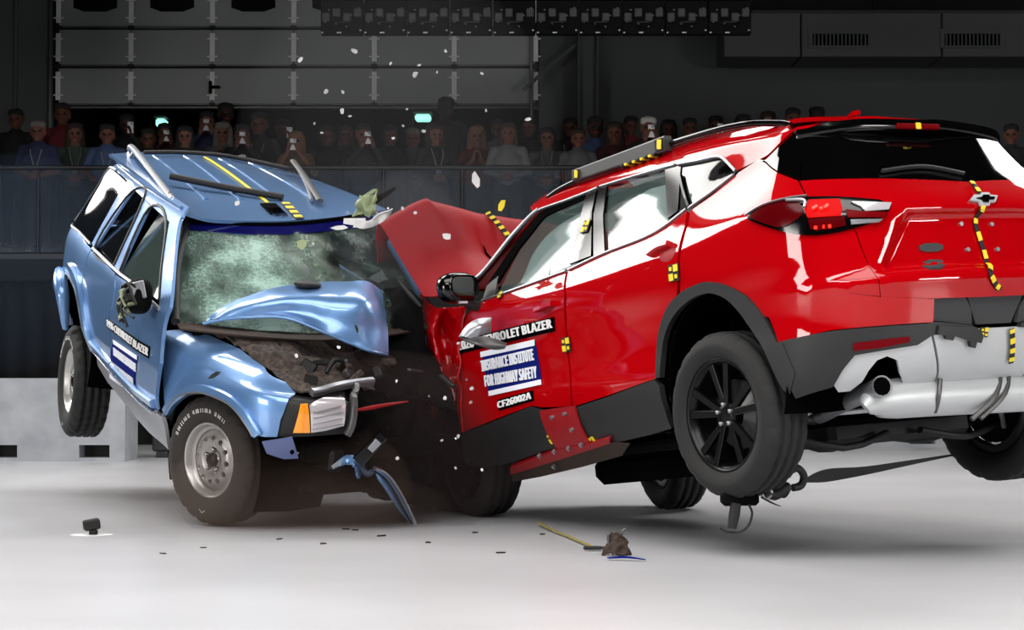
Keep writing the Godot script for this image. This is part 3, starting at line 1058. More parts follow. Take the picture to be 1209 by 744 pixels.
# ---------------------------------------------------------------- the red car
func build_red_car() -> void:
	var car := thing("car", "newer red SUV nose down with tail in the air, crushed against the blue SUV", "car", pose(RED_AT, 121.455, -5.861, -2.936))
	var paint: Material = mats.red_paint
	var S := red
	# dark sheets added behind the skins to block light and shade the panel gaps
	part(car, "gap_backing", sheet(P([.45, .30, 2.36, .30, 2.40, .60, 2.55, .76, 2.8, .82, 3.0, .78, 3.16, .66, 3.3, .42, 3.7, .42, 4.4, .5, 4.4, 1.16, 3.5, 1.20, 2.92, 1.33, 2.6, 1.20, 2.3, 1.12, 1.65, 1.09, .7, 1.03]), S, .07, .01, -.035), mats.dark_void)
	part(car, "gap_backing", sheet(P([8.35, .30, 6.44, .30, 6.40, .60, 6.25, .76, 6.0, .82, 5.8, .78, 5.64, .66, 5.5, .42, 5.1, .42, 4.4, .5, 4.4, 1.16, 5.3, 1.20, 5.88, 1.33, 6.2, 1.20, 6.5, 1.12, 7.15, 1.09, 8.1, 1.03]), S, .09, .01, -.035), mats.dark_void)
	# doors and quarter
	var fd := part(car, "front_door", sheet(P([.764, 1.046, .972, 1.051, 1.229, 1.065, 1.435, 1.076, 1.617, 1.089, 1.642, .959, 1.612, .81, 1.593, .658, 1.598, .506, 1.584, .398, 1.313, .417, 1.209, .435, .829, .394, .435, .349, .436, .46, .448, .593, .474, .734, .548, .87, .613, .982]), S, .045, .02), paint)
	var rd := part(car, "rear_door", sheet(P([1.638, 1.094, 1.966, 1.122, 2.303, 1.143, 2.482, 1.175, 2.622, 1.23, 2.644, 1.16, 2.641, 1.08, 2.631, 1.002, 2.619, .904, 2.594, .832, 2.502, .776, 2.401, .651, 2.363, .468, 1.946, .425, 1.664, .4, 1.607, .396, 1.613, .504, 1.609, .657, 1.628, .808, 1.666, .956]), S, .045, .02), paint)
	part(car, "quarter_panel", sheet(P([2.653, 1.225, 2.787, 1.279, 2.909, 1.363, 2.924, 1.378, 3.045, 1.422, 3.305, 1.337, 3.466, 1.28, 3.555, 1.241, 3.622, 1.11, 3.789, .968, 3.825, .778, 3.842, .675, 3.709, .702, 3.512, .7, 3.267, .646, 3.225, .658, 3.111, .753, 2.978, .825, 2.863, .857, 2.782, .861, 2.637, .838, 2.622, .832, 2.638, .901, 2.651, .995, 2.668, 1.064, 2.67, 1.151]), S, .045, .02), paint)
	part(car, "tailgate", sheet(both(P([4.263, .647, 4.068, .65, 3.846, .671, 3.828, .777, 3.794, .968, 3.628, 1.109, 3.566, 1.239, 3.846, 1.217, 4.443, 1.182])), S, .04, .02), paint)
	part(car, "bumper_cover", sheet(P([3.267, .646, 3.512, .7, 3.709, .702, 3.846, .671, 4.068, .648, 4.072, .548, 4.034, .55, 3.643, .553, 3.373, .529, 3.334, .533]), S, .04, .02), paint)
	part(car, "bumper_cover", sheet(mirrored(P([3.267, .646, 3.512, .7, 3.709, .702, 3.846, .671, 4.068, .648, 4.072, .548, 4.034, .55, 3.643, .553, 3.373, .529, 3.334, .533])), S, .06, .02), paint)
	# roof and its side rails
	part(car, "roof_side", sheet(P([1.04, 1.50, 1.10, 1.515, 1.58, 1.518, 1.70, 1.532, 2.39, 1.502, 2.72, 1.494, 2.80, 1.472, 2.905, 1.395, 3.50, 1.545, 3.30, 1.60, 3.05, 1.66, 1.3, 1.66, .98, 1.58]), S, .05, .02), paint)
	part(car, "roof_side", sheet(mirrored(P([1.04, 1.50, 1.58, 1.518, 2.39, 1.502, 2.80, 1.472, 2.905, 1.395, 3.50, 1.545, 3.05, 1.66, 1.3, 1.66, .98, 1.58])), S, .08, .02), paint)
	part(car, "roof_panel", join([sheet(P([.98, 1.58, 1.3, 1.66, 3.06, 1.66, 3.06, 2.4, 1.15, 2.4]), S, .08, .02), sheet(mirrored(P([.98, 1.58, 1.3, 1.66, 3.06, 1.66, 3.06, 2.4, 1.15, 2.4])), S, .08, .02)]), paint)
	for s in [1, -1]:
		var rr := PackedVector3Array()
		for q in [[1.15, 1.60, .0], [1.35, 1.62, .02], [2.0, 1.64, .045], [2.7, 1.65, .045], [3.0, 1.66, .02], [3.12, 1.66, -.005]]:
			var p := red(q[0], q[1]) + Vector3(0, q[2], 0)
			rr.append(Vector3(p.x, p.y, p.z * s))
		part(car, "roof_rail", tube(rr, .016, 8, 4), mats.black_gloss)
	# pillars and windows
	part(car, "pillar_trim", sheet(P([1.584, 1.506, 1.675, 1.514, 1.702, 1.386, 1.831, 1.139, 1.628, 1.126]), S, .03, .012, .002), mats.black_gloss)
	part(car, "pillar_trim", sheet(P([1.699, 1.514, 1.775, 1.508, 1.831, 1.342, 1.959, 1.136, 1.86, 1.13, 1.733, 1.358]), S, .03, .012, .002), mats.black_gloss)
	part(car, "pillar_trim", sheet(P([2.307, 1.489, 2.395, 1.487, 2.445, 1.485, 2.539, 1.244, 2.467, 1.219]), S, .03, .012, .0), mats.black_gloss)
	part(car, "window_frame", sheet(P([.785, 1.058, .775, 1.148, .925, 1.348, 1.116, 1.499, 1.575, 1.508, 1.576, 1.48, 1.188, 1.457, 1.004, 1.322, .887, 1.132, .876, 1.059]), S, .02, .012, -.004), mats.dark_void)
	part(car, "mirror_sail", sheet(P([.778, 1.054, .782, 1.137, .878, 1.176, .913, 1.059]), S, .02, .014, .0), mats.black_plastic)
	part(car, "front_window", sheet(P([.917, 1.067, 1.011, 1.311, 1.192, 1.451, 1.576, 1.48, 1.619, 1.128, 1.378, 1.102]), S, .05, .005, -.012), mats.clear_glass)
	part(car, "rear_window", sheet(P([1.967, 1.134, 1.84, 1.34, 1.793, 1.493, 2.302, 1.485, 2.467, 1.219, 2.298, 1.152]), S, .05, .005, -.012), mats.clear_glass)
	part(car, "quarter_window", sheet(P([2.451, 1.476, 2.724, 1.478, 2.793, 1.458, 2.888, 1.384, 2.641, 1.248, 2.542, 1.252]), S, .04, .005, -.006), mats.tint_glass)
	part(car, "window_divider", ribbon(P([2.477, 1.425, 2.547, 1.34, 2.633, 1.249]), S, .02, .012), mats.black_gloss)
	var silver: Material = mats.satin
	part(car, "window_trim", ribbon(P([.584, 1.195, .678, 1.226, .854, 1.387, .994, 1.481, 1.095, 1.517]), S, .022, .012), silver)
	part(car, "window_trim", ribbon(P([1.099, 1.511, 1.314, 1.501, 1.582, 1.509, 1.682, 1.515]), S, .012, .010), silver)
	part(car, "window_trim", ribbon(P([1.705, 1.518, 2.034, 1.509, 2.39, 1.495]), S, .012, .010), silver)
	part(car, "window_trim", ribbon(P([2.421, 1.492, 2.591, 1.485, 2.726, 1.486, 2.796, 1.464, 2.903, 1.389]), S, .016, .012), silver)
	part(car, "belt_trim", ribbon(P([.789, 1.05, 1.226, 1.07, 1.623, 1.092]), S, .010, .012), silver)
	part(car, "belt_trim", ribbon(P([1.646, 1.093, 1.963, 1.129, 2.3, 1.15, 2.478, 1.182, 2.619, 1.237]), S, .010, .012), silver)
	part(car, "belt_trim", ribbon(P([2.639, 1.238, 2.779, 1.294, 2.9, 1.369]), S, .010, .012), silver)
	# the bags behind the glass, seats and headlining
	var inside := func(u, v):
		var p := red(u, v)
		return Vector3(p.x, p.y, p.z + .10 + .02 * sin(u * 11.0) + .015 * sin(v * 17.0))
	var bag := part(car, "curtain_airbag", sheet(rounded(P([1.624, 1.426, 1.303, 1.424, 1.159, 1.375, 1.059, 1.292, 1.012, 1.222, 1.017, 1.081, 1.639, 1.107]), 1), inside, .05, .05), mats.airbag)
	part(car, "curtain_airbag", sheet(rounded(P([1.895, 1.369, 2.011, 1.43, 2.402, 1.42, 2.505, 1.212, 2.305, 1.139, 1.998, 1.121]), 1), inside, .05, .05), mats.airbag)
	for s in [-.38, .38]:
		for x in [-1.55, -2.45]:
			var seat := part(car, "seat", pillow(Vector3(.26, .12, .24), .5), mats.debris_black, Transform3D(Basis(), Vector3(x + .2, .62, s)))
			part(seat, "seat_back", pillow(Vector3(.10, .34, .23), .5), mats.debris_black, Transform3D(Basis(Vector3(0, 0, 1), .25), Vector3(-.3, .32, 0)))
			part(seat, "head_rest", pillow(Vector3(.06, .10, .13), .6), mats.debris_black, Transform3D(Basis(), Vector3(-.40, .74, 0)))
	part(car, "floor_pan", block(Vector3(2.5, .10, 1.62), .03, Vector3(-1.85, .30, 0)), mats.steel_dark)
	part(car, "head_lining", sheet(P([-2.9, -.5, -1.1, -.5, -1.1, .5, -2.9, .5]), func(u, v): return Vector3(u, 1.50 - .02 * absf(u + 2), v), .3, .01), mats.dark_void)
	# windscreen between the screen pillars
	var rows := []
	for q in [[.55, 1.13, .20], [.80, 1.33, .13], [1.07, 1.53, .10]]:
		var l := red(q[0], q[1])
		var c := Vector3(l.x + q[2], l.y + .04, 0)
		rows.append(PackedVector3Array([l, l.lerp(c, .5) + Vector3(q[2] * .3, .01, 0), c, Vector3(lerpf(l.x, c.x, .5) + q[2] * .3, lerpf(l.y, c.y, .5) + .01, -l.z * .5), Vector3(l.x, l.y, -l.z)]))
	part(car, "windscreen", grid(rows, 5, .006), mats.tint_glass)
	part(car, "screen_pillar", tube(PackedVector3Array([red(.50, 1.12) + Vector3(.01, 0, .035), red(.78, 1.34) + Vector3(.01, 0, .035), red(1.08, 1.53) + Vector3(.01, 0, .03)]), .022, 6, 4, .6), paint)
	part(car, "screen_pillar", tube(PackedVector3Array([red(8.28, 1.13), red(8.0, 1.35), red(7.7, 1.54)]), .03, 6, 4, .6), paint)
	# far side
	part(car, "far_body_side", sheet(P([8.3, .45, 6.45, .47, 6.4, .65, 6.3, .78, 6.16, .84, 6.0, .86, 5.8, .82, 5.6, .68, 5.48, .53, 5.48, 1.2, 5.9, 1.37, 6.3, 1.20, 6.6, 1.14, 7.15, 1.12, 8.2, 1.03]), S, .08, .02), paint)
	part(car, "far_window", sheet(P([8.0, 1.20, 7.7, 1.50, 6.1, 1.48, 5.9, 1.39, 6.3, 1.22, 6.6, 1.16, 7.15, 1.13]), S, .1, .006), mats.tint_glass)
	# tail glass and spoiler
	part(car, "rear_glass_side", sheet(P([2.914, 1.375, 3.523, 1.53, 3.565, 1.511, 3.565, 1.252, 3.295, 1.35, 3.041, 1.432]), S, .05, .012, .0), mats.dark_glass)
	part(car, "rear_glass_side", sheet(mirrored(P([2.914, 1.375, 3.523, 1.53, 3.565, 1.511, 3.565, 1.252, 3.295, 1.35, 3.041, 1.432])), S, .05, .012, .0), mats.dark_glass)
	part(car, "rear_window", sheet(both(P([4.39, 1.185, 4.1, 1.20, 3.85, 1.222, 3.58, 1.243, 3.56, 1.40, 3.55, 1.535, 3.9, 1.53, 4.39, 1.53])), S, .05, .008), mats.dark_glass)
	part(car, "wiper_arm", ribbon(P([4.416, 1.221, 4.22, 1.27, 3.977, 1.242]), S, .012, .012, .01), mats.black_plastic)
	var back := V([-3.24, 1.499, -.639, -3.35, 1.517, -.38, -3.37, 1.517, -.04, -3.36, 1.52, .174, -3.3, 1.503, .521, -3.27, 1.474, .605])
	var front := PackedVector3Array()
	var mid := PackedVector3Array()
	var lip := PackedVector3Array()
	var under := PackedVector3Array()
	for i in back.size():
		var p := back[i]
		var fy := 1.575 - .12 * (p.z * p.z) / .4
		front.append(Vector3(-2.96, fy, p.z * .96))
		mid.append(Vector3((p.x - 2.96) * .5, lerpf(fy, p.y, .5) + .012, p.z * .98))
		lip.append(p + Vector3(.012, -.055, 0))
		under.append(Vector3(-3.16, 1.475 - .10 * p.z * p.z, p.z * .98))
	var sp := part(car, "spoiler", grid([back, mid, front], 4, .012), paint)
	part(sp, "spoiler_lip", grid([under, lip, back], 4, .01), mats.black_gloss)
	part(sp, "brake_lamp", block(Vector3(.02, .028, .27), .006), mats.lens_red_bright, Transform3D(Basis(), back[2] + Vector3(-.004, -.034, .01)))
	part(sp, "tape_square", block(Vector3(.008, .03, .03), .002), mats.led_amber if false else mats.yellow, Transform3D(Basis(), back[2] + Vector3(-.018, -.034, .0)))
	part(sp, "antenna_fin", grid([V([-3.1, 1.574, -.195, -3.1, 1.582, -.172]), V([-3.2, 1.57, -.253, -3.2, 1.577, -.21])], 3, .02), paint)
	# lamps
	for side in 2:
		var f := func(o): return o if side == 0 else mirrored(o)
		var lamp := part(car, "tail_lamp", sheet(f.call(rounded(P([3.156, 1.106, 3.316, 1.132, 3.497, 1.139, 3.607, 1.136, 3.756, 1.118, 3.957, 1.08, 3.903, 1.003, 3.789, .976, 3.702, .963, 3.607, .964, 3.499, .989, 3.349, 1.039]), 1)), S, .035, .03, .012), mats.black_gloss)
		part(lamp, "lens", sheet(f.call(rounded(P([3.208, 1.099, 3.348, 1.12, 3.508, 1.126, 3.57, 1.117, 3.589, 1.067, 3.534, 1.036, 3.457, 1.017, 3.346, 1.054]), 1)), S, .03, .012, .022), mats.lens_red)
		part(lamp, "lens", sheet(f.call(P([3.618, 1.114, 3.749, 1.102, 3.75, 1.062, 3.738, 1.033, 3.6, 1.042, 3.59, 1.075])), S, .03, .012, .022), mats.lens_red_lit)
		part(lamp, "lens", sheet(f.call(P([3.599, 1.035, 3.751, 1.028, 3.753, .99, 3.671, .981, 3.606, .993])), S, .03, .012, .022), mats.lens_red)
		part(lamp, "clear_lens", sheet(f.call(P([3.791, 1.085, 3.943, 1.069, 3.926, 1.043, 3.835, 1.042, 3.822, 1.063])), S, .03, .012, .022), mats.lens_clear)
		part(lamp, "lens", sheet(f.call(P([3.763, 1.057, 3.821, 1.043, 3.921, 1.032, 3.901, 1.011, 3.764, 1.023])), S, .03, .012, .022), mats.lens_red_bright)
		part(lamp, "clear_lens", sheet(f.call(P([3.773, 1.014, 3.897, 1.005, 3.882, .993, 3.774, .992])), S, .03, .012, .022), mats.satin)
		part(lamp, "pale_edge", ribbon(f.call(P([3.171, 1.111, 3.315, 1.136, 3.497, 1.143, 3.608, 1.14])), S, .007, .006, .012), mats.satin)  # pale strip stands in for the highlight along the lamp top edge
		part(lamp, "pale_edge", ribbon(f.call(P([3.508, 1.122, 3.596, 1.109, 3.596, 1.082])), S, .012, .01, .03), mats.satin)
		if side == 0:
			for q in [P([3.63, 1.069, 3.652, 1.078]), P([3.66, 1.065, 3.672, 1.068]), P([3.679, 1.067, 3.696, 1.076]), P([3.626, .994, 3.638, .993]), P([3.661, .994, 3.668, .993]), P([3.683, .991, 3.694, .993])]:
				part(lamp, "lit_led", ribbon(q, S, .014, .006, .036, 1.0, 3), mats.led_red)
		part(car, "bumper_reflector", sheet(f.call(P([3.744, .489, 3.967, .498, 3.973, .476, 3.86, .46, 3.746, .457])), S, .04, .02, .012), mats.reflector_red)
	# tail fittings: badge, bracket scars, screws
	var bow := P([4.319, 1.076, 4.358, 1.101, 4.391, 1.101, 4.409, 1.112, 4.452, 1.112, 4.449, 1.101, 4.489, 1.097, 4.456, 1.067, 4.427, 1.067, 4.415, 1.051, 4.368, 1.051, 4.366, 1.068])
	var badge := part(car, "badge", sheet(bow, S, .02, .012, .014), mats.silver_cover)
	part(badge, "badge_field", sheet(P([4.355, 1.082, 4.386, 1.086, 4.403, 1.097, 4.436, 1.097, 4.435, 1.088, 4.462, 1.086, 4.451, 1.076, 4.421, 1.074, 4.411, 1.063, 4.383, 1.064, 4.383, 1.074]), S, .015, .006, .020), mats.black_gloss)
	part(car, "badge_scar", sheet(rounded(P([4.066, .897, 4.177, .897, 4.174, .859, 4.067, .859]), 1), S, .02, .01, .006), mats.slot)
	part(car, "badge_scar", sheet(rounded(P([4.075, .825, 4.178, .821, 4.135, .777, 4.04, .778]), 1), S, .02, .01, .006), mats.slot)
	for q in [P([4.288, .98]), P([4.456, .977]), P([4.302, .864]), P([4.466, .862])]:
		part(car, "screw", sheet(circle(q[0], .010, 8), S, .01, .012, .008), mats.satin)
	tape(car, S, P([4.417, 1.177, 4.406, 1.137, 4.4, 1.093, 4.381, 1.047, 4.363, .989, 4.375, .904, 4.387, .812, 4.333, .749, 4.366, .701, 4.4, .679]), .024, 10, 1.0, "tail_tape")
	# black cladding
	var cl: Material = mats.black_plastic
	part(car, "wheel_arch_cladding", sheet(curve(P([2.363, .468, 2.401, .651, 2.502, .776, 2.637, .838, 2.782, .861, 2.863, .857, 2.978, .825, 3.111, .753, 3.225, .658, 3.334, .533, 3.373, .529, 3.458, .391, 3.406, .308, 3.353, .329, 3.231, .501, 3.099, .621, 3.048, .688, 2.964, .765, 2.845, .809, 2.693, .794, 2.548, .733, 2.446, .629, 2.398, .465])), S, .03, .03, .012), cl)
	part(car, "rear_cladding", sheet(P([3.341, .532, 3.644, .549, 4.034, .546, 4.083, .551, 4.265, .527, 4.276, .509, 4.073, .498, 4.007, .459, 3.754, .438, 3.707, .383, 3.665, .316, 3.444, .284, 3.421, .314, 3.386, .404]), S, .035, .025, .008), cl)
	part(car, "rear_cladding", sheet(mirrored(P([3.341, .532, 3.644, .549, 4.034, .546, 4.083, .551, 4.265, .527, 4.276, .509, 4.073, .498, 4.007, .459, 3.754, .438, 3.707, .383, 3.665, .316, 3.444, .284, 3.421, .314, 3.386, .404])), S, .05, .025, .008), cl)
	part(car, "rocker_cladding", sheet(P([1.604, .387, 1.944, .417, 2.347, .462, 2.382, .426, 2.376, .308, 2.352, .226, 2.165, .211, 1.891, .196, 1.642, .187]), S, .04, .03, .008), cl)
	part(car, "rocker_cladding", sheet(P([.438, .339, .826, .385, 1.208, .431, 1.31, .404, 1.357, .305, 1.333, .21, 1.129, .192, .769, .157, .462, .146, .297, .173]), S, .04, .03, .008), cl)
	# bolted steel bracket on the sill
	var br := part(car, "sill_bracket", sheet(P([1.318, .403, 1.648, .399, 1.645, .21, 1.327, .206]), S, .04, .012, .024), mats.red_steel, Transform3D(), "red bolted steel bracket")
	part(br, "bracket_flange", sheet(P([.734, .144, 1.327, .206, 1.651, .215, 1.853, .231, 1.822, .206, .669, .107]), S, .03, .03, .03), mats.red_steel)
	part(br, "bracket_plate", sheet(P([.66, .102, 1.817, .202, 1.944, .183, 1.794, .134, 1.376, .101, .9, .072, .581, .06]), S, .04, .012, .018), mats.rust)
	for q in P([1.441, .362, 1.565, .369, 1.58, .292, 1.586, .219, 1.456, .211, 1.306, .203, 1.137, .191, 1.167, .13]):
		part(br, "bolt", sheet(circle(q, .009, 8), S, .01, .02, .045), mats.satin)
	# undertray, bumper foam, silver beam, exhaust
	part(car, "bumper_absorber", sheet(P([4.071, .655, 4.175, .663, 4.233, .641, 4.264, .593, 4.274, .527, 4.083, .554]), S, .03, .03, -.012), mats.slot)
	part(car, "bumper_absorber", sheet(both(P([4.302, .526, 4.279, .577, 4.246, .644, 4.3, .645])), S, .04, .03, -.02), mats.slot)
	part(car, "bumper_absorber", sheet(mirrored(P([4.071, .655, 4.175, .663, 4.233, .641, 4.264, .593, 4.274, .527, 4.083, .554])), S, .05, .03, -.012), mats.slot)
	part(car, "loose_bracket", sheet(P([4.088, .536, 4.275, .52, 4.316, .485, 4.308, .453, 4.284, .458, 4.28, .433, 4.256, .438, 4.247, .463, 4.166, .489, 4.16, .471, 4.127, .477, 4.12, .495, 4.084, .501]), S, .03, .02, .02), cl)
	part(car, "valance_panel", sheet(P([3.669, .32, 3.696, .38, 3.737, .433, 4.011, .456, 4.07, .494, 4.15, .277, 4.007, .279, 3.958, .34, 3.936, .398, 3.891, .419, 3.851, .405, 3.821, .365, 3.801, .319, 3.76, .285, 3.703, .286]), S, .03, .015, -.004), mats.silver_cover)
	part(car, "valance_panel", sheet(both(P([4.384, .267, 4.163, .276, 4.081, .494, 4.141, .494, 4.276, .509])), S, .04, .015, -.004), mats.silver_cover)
	part(car, "valance_panel", sheet(mirrored(P([3.669, .32, 3.696, .38, 3.737, .433, 4.011, .456, 4.07, .494, 4.15, .277, 3.743, .289])), S, .05, .015, -.004), mats.silver_cover)
	tape(car, S, P([4.479, .504, 4.499, .423, 4.512, .357]), .03, 4, 1.0, "valance_tape")
	mark(car, S, P([4.324, .496]), .022, 1.0, "tape_target")
	var tail := V([-2.969, .203, -.46, -3.172, .236, -.52, -3.345, .265, -.56, -3.48, .287, -.58, -3.556, .295, -.6])
	part(car, "exhaust_tip", tube(tail, [.034, .036, .04, .042, .048], 18, 4), mats.satin)
	part(car, "exhaust_bore", tube(PackedVector3Array([tail[4] + Vector3(.02, 0, 0), tail[4] + Vector3(-.006, .0, -.004)]), .04, 12, 1), mats.dark_void)
	part(car, "muffler", tube(V([-3.44, .21, -.605, -3.46, .236, -.56, -3.47, .242, -.439, -3.48, .236, -.143, -3.48, .224, .333, -3.46, .22, .641]), [.035, .075, .09, .09, .09, .07], 20, 4), mats.silver_cover)
	part(car, "muffler_band", tube(V([-3.56, .306, -.262, -3.57, .225, -.295, -3.52, .168, -.276]), .012, 6, 3), mats.steel)
	for dx in [0, 9]:
		part(car, "hanger_pipe", tube(PackedVector3Array([Vector3(-3.50, .35, .18 + dx * .006), Vector3(-3.58, .22, .05 + dx * .006), Vector3(-3.56, .12, -.10 + dx * .006)]), .012, 6, 4), mats.steel)
	part(car, "rear_subframe", block(Vector3(.34, .12, .9), .03, Vector3(-2.80, .12, .05)), mats.steel_dark)
	part(car, "underbody_tray", block(Vector3(2.2, .08, 1.3), .03, Vector3(-1.6, .17, .05)), mats.debris_black)
	part(car, "underbody_tray", block(Vector3(.7, .16, .9), .05, Vector3(-1.15, .06, .15)), mats.debris_black)
	for s in [[-.75, .253], [.68, .20]]:
		var z: float = s[0]
		part(car, "control_arm", tube(PackedVector3Array([Vector3(-2.86, s[1] - .06, z), Vector3(-2.84, .06, z * .5), Vector3(-2.8, .08, z * .2)]), .035, 8, 3, .6), mats.steel_dark)
		part(car, "control_arm", tube(PackedVector3Array([Vector3(-2.95, s[1] - .10, z), Vector3(-3.05, .05, z * .55), Vector3(-3.02, .10, z * .15)]), .028, 8, 3, .6), mats.steel_dark)
		part(car, "drive_shaft", tube(PackedVector3Array([Vector3(-2.85, s[1], z), Vector3(-2.85, .15, z * .2)]), .025, 8, 2), mats.steel)
		var coil := PackedVector3Array()
		for i in 41:
			coil.append(Vector3(-2.80 + cos(i * .8) * .07, .10 + i * .008, z * .7 + sin(i * .8) * .07))
		part(car, "coil_spring", tube(coil, .010, 6, 1), mats.blue_dark)
		part(car, "link_rod", tube(PackedVector3Array([Vector3(-3.0, s[1] - .12, z), Vector3(-3.1, s[1] - .02, z * .82), Vector3(-3.12, s[1] + .04, z * .7)]), .014, 6, 3), mats.satin)
	part(car, "wheel_arch_liner", arch_liner(Vector3(-2.86, .40, 0), .43, -.90, -.45), mats.dark_void)
	part(car, "wheel_arch_liner", arch_liner(Vector3(-2.86, .40, 0), .43, .45, .90), mats.dark_void)
	# wheels
	var w := red_wheel(car)
	w.transform = Transform3D(Basis(Vector3.UP, PI), Vector3(-2.822, .250, -.815))
	for q in [[Vector3(-2.915, .195, .77), 0.0], [Vector3(-.20, .165, .72), -.25], [Vector3(-.10, .245, -.58), PI - .15]]:
		var c: Node3D = w.duplicate()
		c.name = "wheel"
		car.add_child(c, true)
		c.transform = Transform3D(Basis(Vector3.UP, q[1]), q[0])
	# door handles
	part(car, "recess_shade", sheet(circle(P([2.548, 1.043])[0], .045, 14, 1.5), S, .02, .004, .001), mats.red_steel)  # flat darker oval stands in for shade in the handle recess
	part(car, "door_handle", ribbon(P([2.412, 1.052, 2.49, 1.072, 2.573, 1.075]), S, .028, .03, .004), paint)
	part(car, "recess_shade", sheet(circle(P([1.476, .929])[0], .04, 14, 1.5), S, .02, .004, .001), mats.red_steel)  # same painted recess shade behind the front handle
	part(car, "door_handle", ribbon(P([1.392, .922, 1.476, .929, 1.559, .935]), S, .026, .03, .004), paint)
	# mirror
	var mc: Vector3 = V([-.768, 1.13, -1.03])[0]
	var mir := part(car, "side_mirror", pillow(Vector3(.07, .085, .125), .75), mats.black_gloss, Transform3D(Basis(Vector3.UP, .12), mc))
	part(mir, "mirror_glass", pillow(Vector3(.012, .066, .10), .6), mats.dark_glass, Transform3D(Basis(), Vector3(-.062, .0, 0)))
	part(mir, "mirror_foot", tube(PackedVector3Array([Vector3(0, -.06, .03), Vector3(.0, -.10, .10), Vector3(0, -.11, .18)]), [.035, .03, .03], 8, 3), mats.black_plastic)
	part(mir, "turn_strip", block(Vector3(.012, .016, .06), .003), mats.lens_clear, Transform3D(Basis(), Vector3(-.04, -.085, .0)))
	# crushed wing, bonnet and front structure
	part(car, "crushed_wing", grid([V([.055, 1.215, -.8, -.186, 1.099, -.86, -.36, 1.066, -.86, -.661, 1.038, -.93]), V([.208, 1.081, -.76, -.184, .962, -.89, -.188, .982, -.8, -.602, .922, -.925]), V([.198, .92, -.73, -.193, .852, -.89, -.199, .833, -.8, -.545, .775, -.925]), V([.058, .793, -.74, -.222, .72, -.87, -.211, .683, -.8, -.509, .588, -.925]), V([-.098, .644, -.78, -.329, .564, -.88, -.262, .508, -.82, -.492, .347, -.925])], 7, .01, .018, 7.0, 3), paint)
	var r0 := V([-.14, 1.166, -.895, -.22, 1.154, -.856, -.28, 1.168, -.804])
	r0.append_array(V([-.40, 1.17, -.58, -.40, 1.20, -.3, -.40, 1.20, .1, -.42, 1.15, .72]))
	var r1 := V([.1, 1.432, -.896, .03, 1.44, -.801, -.02, 1.441, -.708, -.1, 1.426, -.587, -.12, 1.394, -.427, -.14, 1.363, -.294])
	r1.append(Vector3(-.12, 1.34, .72))
	var r2 := V([.3, 1.671, -.916, .2, 1.73, -.812, .12, 1.785, -.687, .11, 1.77, -.624, .09, 1.719, -.428, .07, 1.667, -.193])
	r2.append(Vector3(.08, 1.56, .70))
	var r3 := V([.42, 1.45, -.88, .46, 1.48, -.75, .46, 1.50, -.60, .44, 1.50, -.5, .42, 1.46, -.3, .42, 1.42, -.05, .40, 1.30, .68])
	var bon := part(car, "buckled_bonnet", grid([r0, r1, r2, r3], 9, .012, .004, 2.2, 9), mats.red_dusty)
	var tp := V([.07, 1.678, -.288, .03, 1.629, -.269, -.02, 1.568, -.252, -.07, 1.502, -.235])
	for i in tp.size(): tp[i] += Vector3(-.03, .01, -.01)
	tape3(bon, tp, Vector3(-.75, .6, -.2).normalized(), .035, 5, "bonnet_tape")
	for k in 6:
		var a := [[500, 430], [515, 470], [500, 520], [530, 540], [560, 560], [480, 470]]
	part(car, "crushed_front_end", grid([V([.976, .872, -.55, .381, .867, -.7, .093, .787, -.75, -.221, .633, -.8]), V([1.194, .671, -.5, .526, .594, -.68, .342, .6, -.62, -.272, .458, -.82]), V([1.189, .394, -.5, .658, .39, -.6, .135, .309, -.72, -.313, .261, -.82]), V([1.243, .118, -.45, .654, .126, -.6, .309, .058, -.62, -.37, .135, -.8]), V([1.051, -.094, -.5, .679, -.098, -.55, .322, -.097, -.6, -.118, -.031, -.7])], 8, .012, .07, 4.0, 17), mats.debris_black)
	part(car, "crushed_front_end", grid([V([.125, .692, -.8, -.009, .67, -.83, -.033, .651, -.8]), V([.36, .453, -.72, .145, .45, -.78, .141, .412, -.74]), V([.488, .203, -.7, .301, .184, -.74, .275, .2, -.7])], 8, .01, .03, 5.0, 21), mats.red_steel)
	part(car, "crushed_front_end", block(Vector3(.9, .5, 1.3), .12, Vector3(.05, .62, .1)), mats.debris_black)
	part(car, "crushed_front_end", grid([V([.947, .159, -.48, .525, .139, -.52, .086, .139, -.58]), V([1.01, .025, -.46, .511, .025, -.54, .143, .019, -.56]), V([.972, -.088, -.48, .55, -.106, -.52, .122, -.101, -.58])], 6, .01, .05, 5.0, 41), mats.debris_black)
	part(car, "wing_inner", block(Vector3(.7, .35, .3), .08, Vector3(-.05, .9, .55)), mats.debris_black)
	part(car, "far_wing", sheet(P([9.25, .62, 9.2, .45, 8.35, .42, 8.3, .9, 8.25, 1.03, 8.9, .98]), func(u, v): var p := red(u, v); return Vector3(-(8.8 - u), p.y, p.z), .07, .02), paint)
	part(car, "torn_bar", tube(V([.48, .945, -.78, .096, .818, -.86, -.25, .71, -.92, -.455, .608, -.93]), [.014, .03, .032, .02], 8, 4, .5), mats.black_plastic)
	part(car, "torn_bar", tube(V([.047, 1.294, -.95, -.098, 1.173, -.95, -.161, 1.104, -.93]), [.01, .02, .012], 8, 4, .5), mats.black_plastic)
	# lettering on the door
	label_door(car)
	mark(car, S, P([2.604, .938]), .040, 1.0)
	mark(car, S, P([1.608, .714]), .038, 1.0)
	mark(car, S, P([1.311, .254]), .028, 1.0)
	mark(car, S, P([1.665, .213]), .028, 1.0)
	mark(car, S, P([1.696, 1.308]), .032, 1.0)
	mark(car, S, P([.989, 1.053]), .018, 1.0)
	# roof target bar
	var tb := V([-1.423, 1.628, -.62, -1.876, 1.632, -.62, -2.258, 1.631, -.62])
